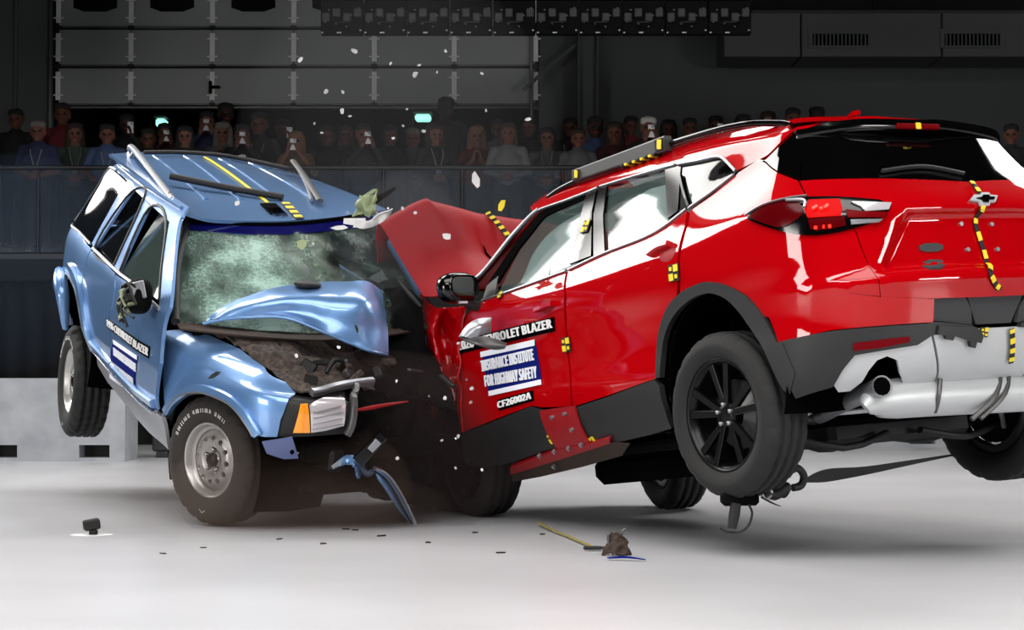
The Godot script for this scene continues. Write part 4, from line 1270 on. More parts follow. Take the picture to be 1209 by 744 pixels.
	var bar_ := part(car, "roof_target_bar", bar(tb[0], tb[2], Vector3(0, 1, 0), .05, .05, .062, .075), mats.steel, Transform3D(), "grey roof bar with yellow end targets")
	for q in [[tb[0].lerp(tb[2], .05), .05], [tb[0].lerp(tb[2], .95), .06]]:
		part(bar_, "end_target", block(Vector3(q[1], q[1], .008), .002), mats.tape_black, Transform3D(Basis(), q[0] + Vector3(0, 0, -.03)))
		part(bar_, "target_square", block(Vector3(q[1] * .55, q[1] * .8, .008), .002), mats.yellow, Transform3D(Basis(Vector3(0, 0, 1), .2), q[0] + Vector3(-.012, 0, -.035)))
	for i in 9:
		part(bar_, "bar_notch", block(Vector3(.02, .014, .06), .003), mats.yellow if i % 2 else mats.tape_black, Transform3D(Basis(), tb[0].lerp(tb[2], .55 + i * .042) + Vector3(0, -.038, -.002)))

func label_door(car: Node3D) -> void:
	var S := red
	var a := P([.504, .799, 1.514, .804])
	var plate := part(car, "name_plate", sheet(P([.526, .863, 1.534, .868, 1.519, .795, .51, .788]), S, .05, .003, .006), mats.sign_black)
	var t := letters("2026 CHEVROLET BLAZER", S, P([.525, .806])[0], P([1.509, .814])[0], .048, .012, 1.0)
	part(plate, "lettering", t[0], mats.white_letter, t[1])
	institute(car, S, 1.0, P([.758, .77, 1.314, .775, 1.331, .536, .79, .528]), P([.754, .773, 1.318, .776, 1.309, .744, .75, .744]), P([.791, .551, 1.332, .562, 1.335, .535, .795, .524]), [P([.746, .665, 1.285, .67]), P([.761, .579, 1.296, .575])], [.060, .062])
	var cp := part(car, "test_number", sheet(P([.879, .496, 1.246, .513, 1.248, .459, .886, .436]), S, .05, .003, .006), mats.sign_black)
	t = letters("CF26002A", S, P([.889, .449])[0], P([1.233, .469])[0], .036, .012, 1.0)
	part(cp, "lettering", t[0], mats.white_letter, t[1])

# blue and white institute sign with two lines of capitals
func institute(car: Node3D, S: Callable, flip: float, whole: PackedVector2Array, top: PackedVector2Array, low: PackedVector2Array, lines: Array, high: Array, rel := Transform3D()) -> void:
	var pl := part(car, "institute_sign", sheet(whole, S, .05, .003, .006, flip), mats.sign_blue, rel)
	part(pl, "white_band", sheet(top, S, .05, .003, .009, flip), mats.white_sheet)
	part(pl, "white_band", sheet(low, S, .05, .003, .009, flip), mats.white_sheet)
	for i in 2:
		var t := letters(["INSURANCE INSTITUTE", "FOR HIGHWAY SAFETY"][i], S, lines[i][0], lines[i][1], high[i], .010, flip)
		part(pl, "lettering", t[0], mats.white_sheet, t[1])

func red_wheel(car: Node3D) -> Node3D:
	var t := part(car, "wheel", tyre_mesh(.378, .25, .250, .005), mats.rubber)
	part(t, "rim", lathe(P([.20, -.09, .238, -.088, .250, -.07, .248, -.02, .225, .0, .232, .078, .252, .088, .262, .094, .258, .102, .244, .094, .238, .055, .215, .01, .20, -.05]), 64), mats.alloy_dark)
	for i in 5:
		for s in [-1.0, 1.0]:
			var a: float = TAU * i / 5 + s * .14 + .31
			var b: float = TAU * i / 5 + s * .23 + .31
			part(t, "spoke", bar(Vector3(cos(a) * .05, sin(a) * .05, .060), Vector3(cos(b) * .240, sin(b) * .240, .080), Vector3(0, 0, 1), .03, .036, .03, .022), mats.alloy_dark)
	part(t, "hub", lathe(P([.062, .02, .062, .06, .05, .074, .03, .08, .0005, .08]), 24), mats.alloy_dark)
	nut_ring(t, 5, .048, .011, .078, mats.satin)
	part(t, "brake_disc", lathe(P([.0005, -.03, .16, -.03, .16, .0, .07, .0, .07, .02, .0005, .02]), 40), mats.steel)
	part(t, "wheel_back", lathe(P([.19, -.06, .0005, -.06]), 32), mats.debris_black)
	return t

# ---------------------------------------------------------------- the blue car
func blue_roof(a: float, b: float) -> Vector3:
	var yf := 1.60 - .0625 * b + .05 * b * b + .03 * sstep(.8, 1.0, b)
	var yr := 1.735 - .055 * b * b
	return Vector3(lerpf(-1.17 - .07 * (1.0 - b) * .5, -3.58, a), lerpf(yf, yr, sstep(-.1, 1.0, a) * .55 + a * .45) + .015 * sin(PI * a), lerpf(.645, .625, a) * b)

func build_blue_car() -> void:
	var root := pose(BLUE_AT, -66.859, -12.706, -2.167)
	var car := thing("car", "older blue SUV, bonnet buckled and windscreen crazed, tail lifted, in front of the crowd", "car", root)
	var rel := root.affine_inverse() * pose(CLIP_AT, -48.076, -9.239, 1.343)
	var paint: Material = mats.blue_paint
	var S := blue
	var F := -1.0
	# cabin skins
	part(car, "gap_backing", sheet(P([.5, .40, 2.46, .38, 2.53, .62, 2.62, .80, 2.78, .90, 3.05, .92, 3.35, .86, 3.55, .70, 3.62, .45, 4.55, .5, 4.55, 1.12, 3.6, 1.14, .55, 1.08]), S, .09, .01, -.03, F), mats.dark_void)  # dark sheet added so the gaps between the blue panels look shaded
	part(car, "front_door", sheet(P([.44, 1.12, .42, .86, .50, .70, .57, .56, 1.74, .53, 1.77, 1.12, 1.2, 1.14]), S, .045, .02, .0, F), paint)
	part(car, "rear_door", sheet(P([1.785, 1.12, 1.755, .53, 2.45, .53, 2.53, .66, 2.60, .80, 2.67, .88, 2.63, 1.13, 2.2, 1.135]), S, .045, .02, .0, F), paint)
	part(car, "rear_quarter", sheet(P([2.645, 1.14, 2.685, .885, 2.78, .91, 3.05, .93, 3.35, .87, 3.55, .72, 3.62, .45, 3.85, .47, 3.88, 1.14, 3.3, 1.16]), S, .04, .02, .0, F), paint)
	part(car, "tailgate", sheet(both(P([4.54, .48, 3.9, .50, 3.9, 1.14, 4.54, 1.14]), 9.1), S, .07, .02, .0, F), paint)
	part(car, "rear_window", sheet(both(P([4.54, 1.18, 3.95, 1.18, 3.92, 1.56, 4.54, 1.58]), 9.1), S, .08, .006, .0, F), mats.tint_glass)
	part(car, "far_body_side", sheet(mirrored(P([.5, .5, 2.46, .48, 2.53, .62, 2.62, .80, 2.78, .90, 3.05, .92, 3.35, .86, 3.55, .70, 3.62, .45, 3.88, .47, 3.88, 1.14, .5, 1.1]), 9.1), S, .09, .02, .0, F), paint)
	part(car, "far_window", sheet(mirrored(P([.7, 1.16, 1.2, 1.53, 2.6, 1.57, 3.6, 1.58, 3.75, 1.18]), 9.1), S, .1, .006, -.01, F), mats.tint_glass)
	part(car, "far_roof_edge", sheet(mirrored(P([1.0, 1.55, 2.6, 1.585, 3.7, 1.59, 3.6, 1.68, 1.2, 1.66]), 9.1), S, .08, .02, .0, F), paint)
	# pillars and rails
	part(car, "window_pillar", sheet(P([1.73, 1.14, 1.785, 1.56, 1.985, 1.57, 1.895, 1.14]), S, .03, .015, .002, F), paint)
	part(car, "window_pillar", sheet(P([2.585, 1.15, 2.37, 1.578, 2.685, 1.60, 2.71, 1.17]), S, .03, .015, .002, F), paint)
	part(car, "roof_edge", sheet(P([1.19, 1.545, 1.785, 1.565, 2.37, 1.585, 2.69, 1.60, 3.55, 1.605, 3.70, 1.57, 3.78, 1.60, 3.6, 1.68, 1.15, 1.66, 1.03, 1.60, 1.10, 1.56]), S, .035, .015, .002, F), paint)
	part(car, "screen_pillar", sheet(P([.42, 1.10, .62, 1.13, .90, 1.33, 1.19, 1.545, 1.06, 1.605, .72, 1.36, .45, 1.17]), S, .03, .02, .004, F), paint)
	part(car, "rear_pillar", sheet(P([3.70, 1.57, 3.76, 1.22, 3.70, 1.15, 3.88, 1.15, 3.92, 1.56, 3.78, 1.60]), S, .03, .012, .002, F), mats.dark_trim)
	part(car, "window_gasket", ribbon(P([3.72, 1.18, 3.765, 1.30, 3.735, 1.50, 3.64, 1.59, 3.2, 1.605]), S, .022, .012, .0, F), mats.satin)
	part(car, "drip_rail", ribbon(P([3.68, 1.645, 3.0, 1.635, 2.2, 1.632, 1.57, 1.628, 1.18, 1.63]), S, .022, .022, .0, F), paint)
	part(car, "window_gasket", ribbon(P([1.72, 1.155, 1.765, 1.545, 1.24, 1.53, .68, 1.165]), S, .018, .012, .0, F), mats.dark_trim)
	part(car, "window_gasket", ribbon(P([1.905, 1.145, 1.99, 1.56, 2.365, 1.57, 2.57, 1.16, 1.92, 1.145]), S, .016, .012, .0, F), mats.dark_trim)
	part(car, "belt_moulding", ribbon(P([.60, 1.13, 1.2, 1.15, 1.74, 1.142, 2.6, 1.15]), S, .02, .014, .0, F), mats.satin)
	part(car, "belt_moulding", ribbon(P([2.72, 1.16, 3.2, 1.165, 3.72, 1.155]), S, .018, .012, .0, F), mats.satin)
	part(car, "cargo_window", sheet(P([2.73, 1.18, 2.70, 1.59, 3.55, 1.595, 3.66, 1.54, 3.74, 1.28, 3.70, 1.17]), S, .05, .006, .004, F), mats.dark_glass)
	var pane := func(u, v):
		var p := blue(u, v)
		return p - Vector3(0, 0, .012 + .16 * (v - 1.15))
	part(car, "front_window", sheet(P([.68, 1.16, 1.20, 1.53, 1.76, 1.55, 1.72, 1.15]), pane, .06, .005, .0, F), mats.clear_glass)
	part(car, "rear_door_window", sheet(P([1.905, 1.15, 1.99, 1.56, 2.36, 1.57, 2.57, 1.165]), pane, .06, .005, .0, F), mats.tint_glass)
	# arch flare, lower moulding, two-tone sill
	var arch_path := P([2.46, .50, 2.50, .62, 2.58, .76, 2.68, .855, 2.80, .905, 3.0, .93, 3.18, .92, 3.36, .86, 3.50, .76, 3.59, .62, 3.62, .46])
	part(car, "wheel_flare", ribbon(arch_path, S, .075, .035, -.005, F), paint)
	part(car, "flare_lip", ribbon(P([2.50, .50, 2.54, .62, 2.62, .75, 2.72, .835, 2.84, .875, 3.0, .89, 3.18, .88, 3.33, .82, 3.46, .73, 3.55, .60, 3.58, .46]), S, .02, .03, .0, F), mats.satin)
	part(car, "sill_cladding", sheet(P([.46, .545, 1.2, .515, 2.0, .505, 2.44, .515, 2.46, .40, 2.2, .35, 1.2, .33, .46, .36]), S, .04, .02, .003, F), mats.satin)
	part(car, "side_moulding", ribbon(P([.57, .60, 1.2, .57, 1.74, .555]), S, .05, .03, .0, F), paint)
	part(car, "side_moulding", ribbon(P([1.77, .555, 2.2, .55, 2.46, .555]), S, .05, .03, .0, F), paint)
	part(car, "moulding_strip", ribbon(P([.57, .555, 1.2, .525, 1.74, .51, 2.44, .515]), S, .014, .034, .0, F), mats.chrome)
	part(car, "bumper_end", tube(V([-3.37, .85, .94, -3.215, .806, .95, -3.126, .717, .94, -3.156, .5, .9]), [.03, .05, .045, .02], 10, 4, 1.6), paint)
	# roof, rack, tape
	var rp := PackedVector2Array()
	for i in 9: rp.append(Vector2(0, 1.0 - i * .25))
	part(car, "roof_panel", roof_grid(), paint)
	for b in [.55, .2, -.2, -.55]:
		part(car, "roof_rib", ribbon(P([.25, b, .6, b, .92, b]), blue_roof, .03, .008, .0), paint)
	var rail := V([-3.42, 1.737, .515, -3.3, 1.762, .518, -2.45, 1.693, .555, -1.68, 1.644, .608, -1.58, 1.631, .616, -1.56, 1.607, .626])
	part(car, "roof_rack_rail", tube(rail, .022, 8, 4), mats.satin)
	part(car, "roof_rack_foot", tube(V([-1.66, 1.662, .609, -1.7, 1.635, .619, -1.58, 1.609, .627]), .016, 6, 3), mats.satin)
	part(car, "roof_rack_foot", tube(V([-3.25, 1.751, .509, -3.3, 1.696, .529, -3.38, 1.717, .527]), .016, 6, 3), mats.satin)
	part(car, "roof_rack_bar", tube(V([-2.2, 1.707, .494, -2.1, 1.695, .33, -2, 1.683, .16, -1.88, 1.679, -.002, -1.78, 1.676, -.136]), .022, 8, 3), mats.dark_trim)
	part(car, "roof_rack_bar", tube(V([-3.3, 1.739, .439, -3.35, 1.757, .162, -3.4, 1.753, -.186, -3.3, 1.711, -.599]), .015, 8, 3), mats.dark_trim)
	part(car, "roof_rack_rail", tube(V([-2.9, 1.806, -.511, -2.4, 1.768, -.442, -1.8, 1.716, -.35, -1.55, 1.699, -.31]), .022, 8, 4, .6), mats.steel)
	part(car, "roof_rack_rail", tube(V([-2.9, 1.789, -.525, -2.3, 1.734, -.428, -1.65, 1.688, -.285]), .012, 8, 4), mats.satin)
	var RF := blue_roof
	part(car, "roof_line", ribbon(P([.90, -.0, .62, -.01, .36, -.02]), RF, .024, .004, .006), mats.yellow)
	part(car, "roof_line", ribbon(P([.30, -.03, .21, -.03]), RF, .024, .004, .006), mats.yellow)
	tape(car, RF, P([.20, -.20, .10, -.17, .0, -.14]), .05, 4, 1.0, "roof_tape")
	var sg := part(car, "roof_number", sheet(P([.20, .06, .20, -.10, .07, -.08, .07, .08]), RF, .05, .004, .008), mats.sign_black)
	for l in [["CF26", .135, .19], ["002A", .08, .135]]:
		var t := letters(l[0], func(p, q): return blue_roof(-q, -p), Vector2(-.06, -l[1]), Vector2(.07, -l[1]), .045, .012, -1.0)
		part(sg, "lettering", t[0], mats.white_letter, t[1])
	# windscreen
	var top := V([-1.275, 1.545, .58, -1.20, 1.552, .3, -1.18, 1.575, 0, -1.21, 1.62, -.3, -1.26, 1.675, -.57])
	var mid := V([-.88, 1.325, .70, -.78, 1.335, .36, -.74, 1.35, 0, -.80, 1.38, -.35, -.90, 1.41, -.68])
	var base := V([-.46, 1.09, .78, -.36, 1.085, .40, -.32, 1.09, 0, -.40, 1.12, -.40, -.56, 1.16, -.78])
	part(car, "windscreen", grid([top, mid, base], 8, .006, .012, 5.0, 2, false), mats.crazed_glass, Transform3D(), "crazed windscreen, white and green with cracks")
	var cowl := PackedVector3Array()
	var cowl_low := PackedVector3Array()
	for p in base:
		cowl.append(p + Vector3(-.02, -.01, 0))
		cowl_low.append(p + Vector3(.075, -.03, 0))
	part(car, "cowl_panel", grid([cowl, cowl_low], 5, .01), mats.rust)
	part(car, "screen_surround", tube(PackedVector3Array([base[0] + Vector3(0, 0, .01), mid[0] + Vector3(0, 0, .01), top[0]]), .026, 8, 5), mats.dark_trim)
	part(car, "screen_surround", tube(top, .022, 8, 4), mats.dark_void)
	var band := []
	for k in [.02, .20]:
		var r := PackedVector3Array()
		for i in 5: r.append(top[i].lerp(mid[i], k) + Vector3(.008, .006, 0))
		band.append(r)
	part(car, "sun_band", grid(band, 5, .003), mat("sun_band", Color(.05, .05, .34, .75), .1, 0.0, {"transparency": BaseMaterial3D.TRANSPARENCY_ALPHA}))
	part(car, "screen_pillar", tube(PackedVector3Array([base[4], mid[4], top[4]]), .03, 8, 4), paint)
	# cabin inside
	part(car, "floor_pan", block(Vector3(3.3, .08, 1.45), .03, Vector3(-2.1, .42, 0)), mats.steel_dark)
	part(car, "dashboard", pillow(Vector3(.22, .16, .70), .5), mats.debris_black, Transform3D(Basis(), Vector3(-.72, .98, 0)))
	for s in [-.38, .38]:
		for x in [-1.75, -2.6]:
			var seat := part(car, "seat", pillow(Vector3(.26, .10, .24), .5), mats.debris_black, Transform3D(Basis(), Vector3(x + .2, .66, s)))
			part(seat, "seat_back", pillow(Vector3(.10, .34, .23), .5), mats.debris_black, Transform3D(Basis(Vector3(0, 0, 1), .25), Vector3(-.3, .34, 0)))
			part(seat, "head_rest", pillow(Vector3(.06, .10, .13), .6), mats.debris_black, Transform3D(Basis(), Vector3(-.40, .72, 0)))
	part(car, "airbag", pillow(Vector3(.20, .24, .26), .8), mats.airbag, Transform3D(Basis(), Vector3(-1.0, 1.20, .12)))  # pale bag added behind the glass to help the windscreen glow
	part(car, "head_lining", sheet(P([.05, -.9, .05, .9, .95, .9, .95, -.9]), blue_roof, .3, .01, -.06), mats.dark_void)
	# broken door mirror
	var m: Vector3 = V([-.713, 1.178, .95])[0]
	var mir := part(car, "broken_mirror", pillow(Vector3(.16, .10, .06), .7, 18, 28), mats.debris_black, Transform3D(Basis(Vector3(0, 0, 1), .2), m))
	part(mir, "mirror_shard", block(Vector3(.085, .10, .02), .006), mats.satin, Transform3D(Basis(Vector3(.3, 1, .2).normalized(), .7), Vector3(.13, .03, .03)))
	for i in 18:
		var a := Vector3(rng.randf_range(-.18, .12), rng.randf_range(-.05, .08), .02)
		part(mir, "wire", tube(PackedVector3Array([a, a + Vector3(rng.randf_range(-.1, .1), rng.randf_range(-.1, .05), .07), a + Vector3(rng.randf_range(-.12, .12), rng.randf_range(-.16, .0), .04)]), .008, 5, 4), mats.tape_black if i % 3 else mats.flake_green)
	part(mir, "yellow_wire", tube(V([-.26, -.02, .03, -.18, .0, .06, -.22, -.08, .06]), .012, 5, 4), mats.yellow)
	for i in 5:
		part(mir, "mirror_shard", block(Vector3(.05, .03, .01), .002), mats.satin if i % 2 else mats.dark_trim, Transform3D(Basis(Vector3(1, i, .4).normalized(), i * 1.1), Vector3(-.10 + i * .05, .05 - (i % 3) * .06, .06)))
	part(car, "door_dent", sheet(circle(P([1.833, .999])[0], .13, 16, 1.0), S, .04, .004, .003, F), paint)
	# lettering
	var plate := part(car, "name_plate", sheet(P([1.842, .832, .654, .905, .663, .835, 1.833, .78]), S, .05, .003, .006, F), mats.sign_black)
	var tt := letters("1996 CHEVROLET BLAZER", S, P([1.807, .793])[0], P([.67, .85])[0], .042, .012, F, "Droid Sans", 400)
	part(plate, "lettering", tt[0], mats.white_letter, tt[1])
	institute(car, S, F, P([1.611, .741, .908, .793, 1.031, .575, 1.915, .474]), P([1.619, .744, .909, .8, .906, .774, 1.598, .722]), P([1.988, .452, .919, .559, 1.007, .516, 2.01, .42]), [P([1.598, .654, .928, .699]), P([1.769, .533, 1.035, .59])], [.046, .048])
	# ---------------- front clip
	var K := clip
	part(car, "front_wing", sheet(P([-.092, 1.056, .078, .851, .131, .599, .144, .54, .198, .606, .297, .684, .432, .737, .578, .767, .724, .768, .847, .755, .998, .717, 1.107, .659, 1.162, .612, 1.235, .611, 1.326, .62, 1.339, .716, 1.377, .812, 1.439, .997, 1.342, 1.069, 1.061, 1.114, .74, 1.163, .531, 1.202, .224, 1.188, -.008, 1.11]), K, .035, .015), paint, rel)
	part(car, "wheel_flare", ribbon(P([.167, .585, .248, .66, .4, .746, .573, .788, .736, .789, .868, .773, 1.039, .727, 1.141, .658, 1.192, .616]), K, .05, .03, .0), paint, rel)
	part(car, "flare_lip", ribbon(P([.144, .54, .198, .606, .297, .684, .432, .737, .578, .767, .724, .768, .847, .755, .998, .717, 1.107, .659, 1.162, .612]), K, .014, .032, .0), mats.satin, rel)
	part(car, "wheel_arch_liner", arch_liner(Vector3(0, .36, 0), .46, .78, .35), mats.dark_void, rel)
	part(car, "headlamp_bezel", sheet(P([1.326, .62, 1.339, .716, 1.377, .812, 1.439, .993, 1.533, .986, 1.599, 1.02, 1.741, 1.052, 1.712, .806, 1.71, .675, 1.682, .651, 1.515, .633, 1.424, .623]), K, .03, .03, -.012), mats.dark_trim, rel)
	var hl := part(car, "headlamp", sheet(P([1.502, .805, 1.7, .972, 1.678, .702, 1.59, .674, 1.517, .66]), K, .03, .03, .012), mats.lens_clear, rel)
	for i in 4:
		part(hl, "lens_rib", ribbon(P([1.519, .77, 1.66, .805]), K, .006, .006, .022) if i == 0 else ribbon(P([1.52, .738, 1.662, .774]), K, .006, .006, .022) if i == 1 else ribbon(P([1.522, .705, 1.667, .742]), K, .006, .006, .022) if i == 2 else ribbon(P([1.52, .677, 1.673, .713]), K, .006, .006, .022), mats.satin)
	var am := part(car, "turn_lamp", sheet(P([1.454, .81, 1.492, .815, 1.511, .66, 1.421, .654]), K, .03, .03, .014), mats.lens_amber, rel, "amber corner lamp")
	part(am, "lamp_edge", ribbon(P([1.47, .809, 1.472, .665]), K, .006, .006, .024), mats.lens_amber)
	part(car, "header_panel", ribbon(P([1.533, .981, 1.629, 1.027, 1.744, 1.059, 1.853, 1.081, 1.942, 1.094]), K, .035, .03, .01), mats.satin, rel)
	part(car, "header_panel", ribbon(P([1.805, 1.054, 1.742, .888, 1.723, .769, 1.713, .699, 1.695, .651]), K, .035, .03, .008), mats.steel, rel)
	part(car, "bumper_bracket", sheet(P([1.237, .592, 1.337, .616, 1.418, .637, 1.466, .522, 1.388, .512, 1.276, .532]), K, .03, .012, .03), mat("bracket_paint", Color(.36, .40, .56), .45, .4), rel)
	part(car, "bracket_hole", sheet(circle(P([1.427, .555])[0], .012, 10), K, .01, .004, .034), mats.dark_void, rel)
	# buckled bonnet
	part(car, "buckled_bonnet", grid([V([-.251, 1.09, .73, -.225, 1.179, .6, -.177, 1.238, .48, -.129, 1.293, .33, -.069, 1.326, .12, .013, 1.342, -.02, .048, 1.343, -.15, .051, 1.28, -.24]), V([-.24, 1.082, .72, -.143, 1.166, .63, -.022, 1.22, .52, .079, 1.262, .38, .19, 1.278, .22, .276, 1.28, .08, .25, 1.239, -.05, .167, 1.179, -.18]), V([-.234, 1.078, .74, -.134, 1.13, .66, -.037, 1.155, .56, .083, 1.178, .42, .225, 1.16, .28, .321, 1.135, .14, .331, 1.107, .01, .282, 1.08, -.12]), V([-.244, 1.077, .75, -.169, 1.113, .68, -.049, 1.144, .59, .133, 1.164, .47, .248, 1.112, .32, .334, 1.053, .17, .387, 1.012, .06, .354, .986, -.08])], 7, .012, .006, 2.0, 5), paint, rel)
	part(car, "bonnet_edge", tube(V([-.235, 1.076, .755, -.161, 1.11, .685, -.041, 1.14, .595, .141, 1.161, .475, .255, 1.108, .325, .341, 1.049, .175, .394, 1.009, .065, .361, .982, -.075]), .010, 6, 4), paint, rel)
	part(car, "bonnet_scoop", pillow(Vector3(.07, .02, .07), .7), mats.dark_trim, rel * Transform3D(Basis(), V([-.007, 1.328, .24])[0]))
	# engine bay
	part(car, "engine_bay", grid([V([-.354, 1.013, .62, -.268, 1.081, .4, -.178, 1.069, .2, -.079, 1.018, 0, -.027, .912, -.35]), V([-.164, .983, .6, -.06, 1.016, .42, -.013, .982, .22, .041, .939, .02, .089, .831, -.35]), V([.098, .935, .63, .233, .93, .5, .262, .894, .32, .267, .871, .12, .211, .781, -.2]), V([.503, .836, .64, .545, .823, .57, .512, .826, .42, .537, .844, .26, .473, .76, 0])], 9, .01, .028, 6.0, 13), mats.debris_brown, rel)
	for i in 26:
		var c := V([lerpf(-.35, .45, rng.randf()), .0, lerpf(.5, -.35, rng.randf())])[0]
		c.y = .96 - .12 * (c.x + .35) + rng.randf_range(-.03, .05)
		part(car, "engine_part", block(Vector3(rng.randf_range(.03, .12), rng.randf_range(.015, .05), rng.randf_range(.03, .10)), .008), [mats.debris_dark, mats.steel_dark, mats.debris_brown, mats.steel][i % 4], rel * Transform3D(Basis(Vector3(rng.randf(), 1, rng.randf()).normalized(), rng.randf() * TAU), c))
	part(car, "hose", tube(V([.315, .883, .3, .315, .952, .25, .327, .939, .2, .285, .875, .18]), .014, 6, 4), mats.tape_black, rel)
	part(car, "engine_block", block(Vector3(.75, .45, .6), .08, Vector3(.05, .62, .0)), mats.debris_black, rel)
	part(car, "firewall", block(Vector3(.06, .6, 1.4), .02, Vector3(-.42, .74, 0)), mats.debris_black, rel)
	part(car, "crushed_front_end", grid([V([.547, .821, .35, .535, .833, .2, .511, .766, 0, .5, .758, -.2]), V([.626, .707, .38, .616, .713, .22, .566, .635, 0, .554, .623, -.22]), V([.638, .574, .42, .641, .543, .25, .592, .45, 0, .62, .42, -.22]), V([.625, .388, .42, .607, .301, .2, .66, .228, 0, .715, .178, -.2])], 8, .01, .05, 5.0, 31), mats.debris_black, rel)
	part(car, "crushed_front_end", grid([V([-.145, 1.306, -.4, -.063, 1.317, -.48, .07, 1.264, -.52]), V([-.018, 1.123, -.34, .108, 1.106, -.4, .24, 1.026, -.46]), V([.134, .949, -.26, .276, .886, -.34, .491, .837, -.42]), V([.388, .812, -.15, .499, .756, -.25, .743, .702, -.3])], 8, .01, .06, 5.0, 37), mats.debris_black, rel)
	part(car, "front_frame", block(Vector3(.6, .12, .10), .02, Vector3(.35, .46, .42)), mats.steel_dark, rel)
	part(car, "front_frame", block(Vector3(.10, .12, 1.0), .02, Vector3(.58, .50, .1)), mats.debris_black, rel)
	part(car, "skid_panel", block(Vector3(.9, .05, .9), .02, Vector3(.1, .28, .1)), mats.debris_black, rel)
	part(car, "grille_shard", tube(V([.656, .735, .36, .664, .746, .26, .663, .76, .14, .7, .781, .02]), [.006, .022, .018, .006], 6, 4, .5), mats.red_steel, rel)
	part(car, "wiper_arm", tube(V([-.45, 1.12, .50, -.46, 1.16, .2, -.5, 1.19, -.1]), .010, 6, 3), mats.dark_trim)
	# wheels
	var w := blue_wheel(car)
	w.transform = Transform3D(Basis(Vector3.UP, .0).scaled(Vector3.ONE * 1.08), Vector3(-3.13, .140, .745))
	var c1: Node3D = w.duplicate()
	c1.name = "wheel"
	car.add_child(c1, true)
	c1.transform = Transform3D(Basis(Vector3.UP, PI).scaled(Vector3.ONE * 1.04), Vector3(-3.075, .16, -.72))
	var c2: Node3D = w.duplicate()
	c2.name = "wheel"
	car.add_child(c2, true)
	c2.transform = rel * Transform3D(Basis(Vector3.UP, .12), Vector3(-.055, .350, .69))
	for p in c2.get_children():
		pass
	c2.material_override = mats.rubber_dusty
	var c3: Node3D = w.duplicate()
	c3.name = "wheel"
	car.add_child(c3, true)
	c3.transform = rel * Transform3D(Basis(Vector3.UP, PI + .4), Vector3(-.22, .36, -.62))
	part(car, "rear_axle", tube(V([-3.075, .15, .66, -3.06, .16, .2, -3.07, .16, -.2, -3.075, .16, -.64]), [.05, .05, .09, .05], 10, 3), mats.steel_dark)
	part(car, "leaf_spring", tube(V([-2.4, .42, .52, -3.05, .24, .52, -3.6, .44, .52]), .03, 6, 5, .6), mats.steel_dark)
	part(car, "shock_absorber", tube(V([-2.95, .16, .45, -2.7, .45, .40]), .028, 8, 2), mats.steel)
	part(car, "wheel_arch_liner", arch_liner(Vector3(-3.06, .42, 0), .48, .82, .40), mats.dark_void)
	part(car, "tail_pipe", tube(V([-2.2, .36, .55, -2.45, .32, .62, -2.5, .30, .72]), .03, 8, 3), mats.steel_dark)

func roof_grid() -> ArrayMesh:
	var rows := []
	for i in 8:
		var r := PackedVector3Array()
		for j in 9:
			r.append(blue_roof(i / 7.0, 1.0 - j * .25))
		rows.append(r)
	return grid(rows, 4, .02)

func blue_wheel(car: Node3D) -> Node3D:
	var t := part(car, "wheel", tyre_mesh(.355, .235, .200, .012), mats.rubber)
	part(t, "rim", lathe(P([.165, -.09, .19, -.088, .202, -.07, .20, -.02, .18, .0, .185, .06, .200, .078, .208, .083, .210, .088, .204, .095, .196, .088, .190, .066, .178, .050, .170, .046]), 64), mats.alloy)
	var holes := []
	for i in 12:
		var a := TAU * i / 12
		holes.append(circle(Vector2(cos(a), sin(a)) * .122, .0155, 12))
	for i in 5:
		var a := TAU * i / 5 + .3
		holes.append(circle(Vector2(cos(a), sin(a)) * .058, .016, 10))
	var face := func(x, y):
		var r := sqrt(x * x + y * y)
		return Vector3(x, y, .040 + .030 * sstep(.175, .12, r) - .020 * sstep(.085, .05, r) + .02 * sstep(.04, .03, r))
	part(t, "wheel_face", sheet(circle(Vector2.ZERO, .176, 48), face, .014, .02, 0, 1.0, holes), mats.alloy)
	part(t, "hub_cap", lathe(P([.040, .05, .040, .072, .034, .080, .0005, .083]), 24), mats.alloy_dark)
	nut_ring(t, 5, .058, .010, .062, mats.chrome)
	part(t, "wheel_back", lathe(P([.19, -.02, .0005, -.02]), 32), mats.debris_black)
	var marks := []
	for i in 13:
		var a := deg_to_rad(62 + i * 8.0)
		var b := Basis(Vector3(0, 0, 1), a - PI / 2)
		for k in [[-.009, 0, .005, .022], [.009, 0, .005, .022], [0, .0, .004, .016 if i % 2 else .022]]:
			if (i * 7 + int(k[0] * 1000)) % 5 != 0:
				marks.append([block(Vector3(k[2], k[3], .003), .0005), Transform3D(b, Vector3(cos(a) * .275, sin(a) * .275, .1165) + b * Vector3(k[0], k[1], 0))])
	tag(part(t, "raised_marks", join(marks), mats.white_letter), "", "", "", "stuff")
	part(t, "white_ring_mark", join([[block(Vector3(.03, .004, .003), .0005), Transform3D(Basis(Vector3(0, 0, 1), .6), Vector3(.02, -.28, .1165))], [block(Vector3(.03, .004, .003), .0005), Transform3D(Basis(Vector3(0, 0, 1), -.6), Vector3(-.005, -.28, .1165))]]), mats.white_letter)
	return t

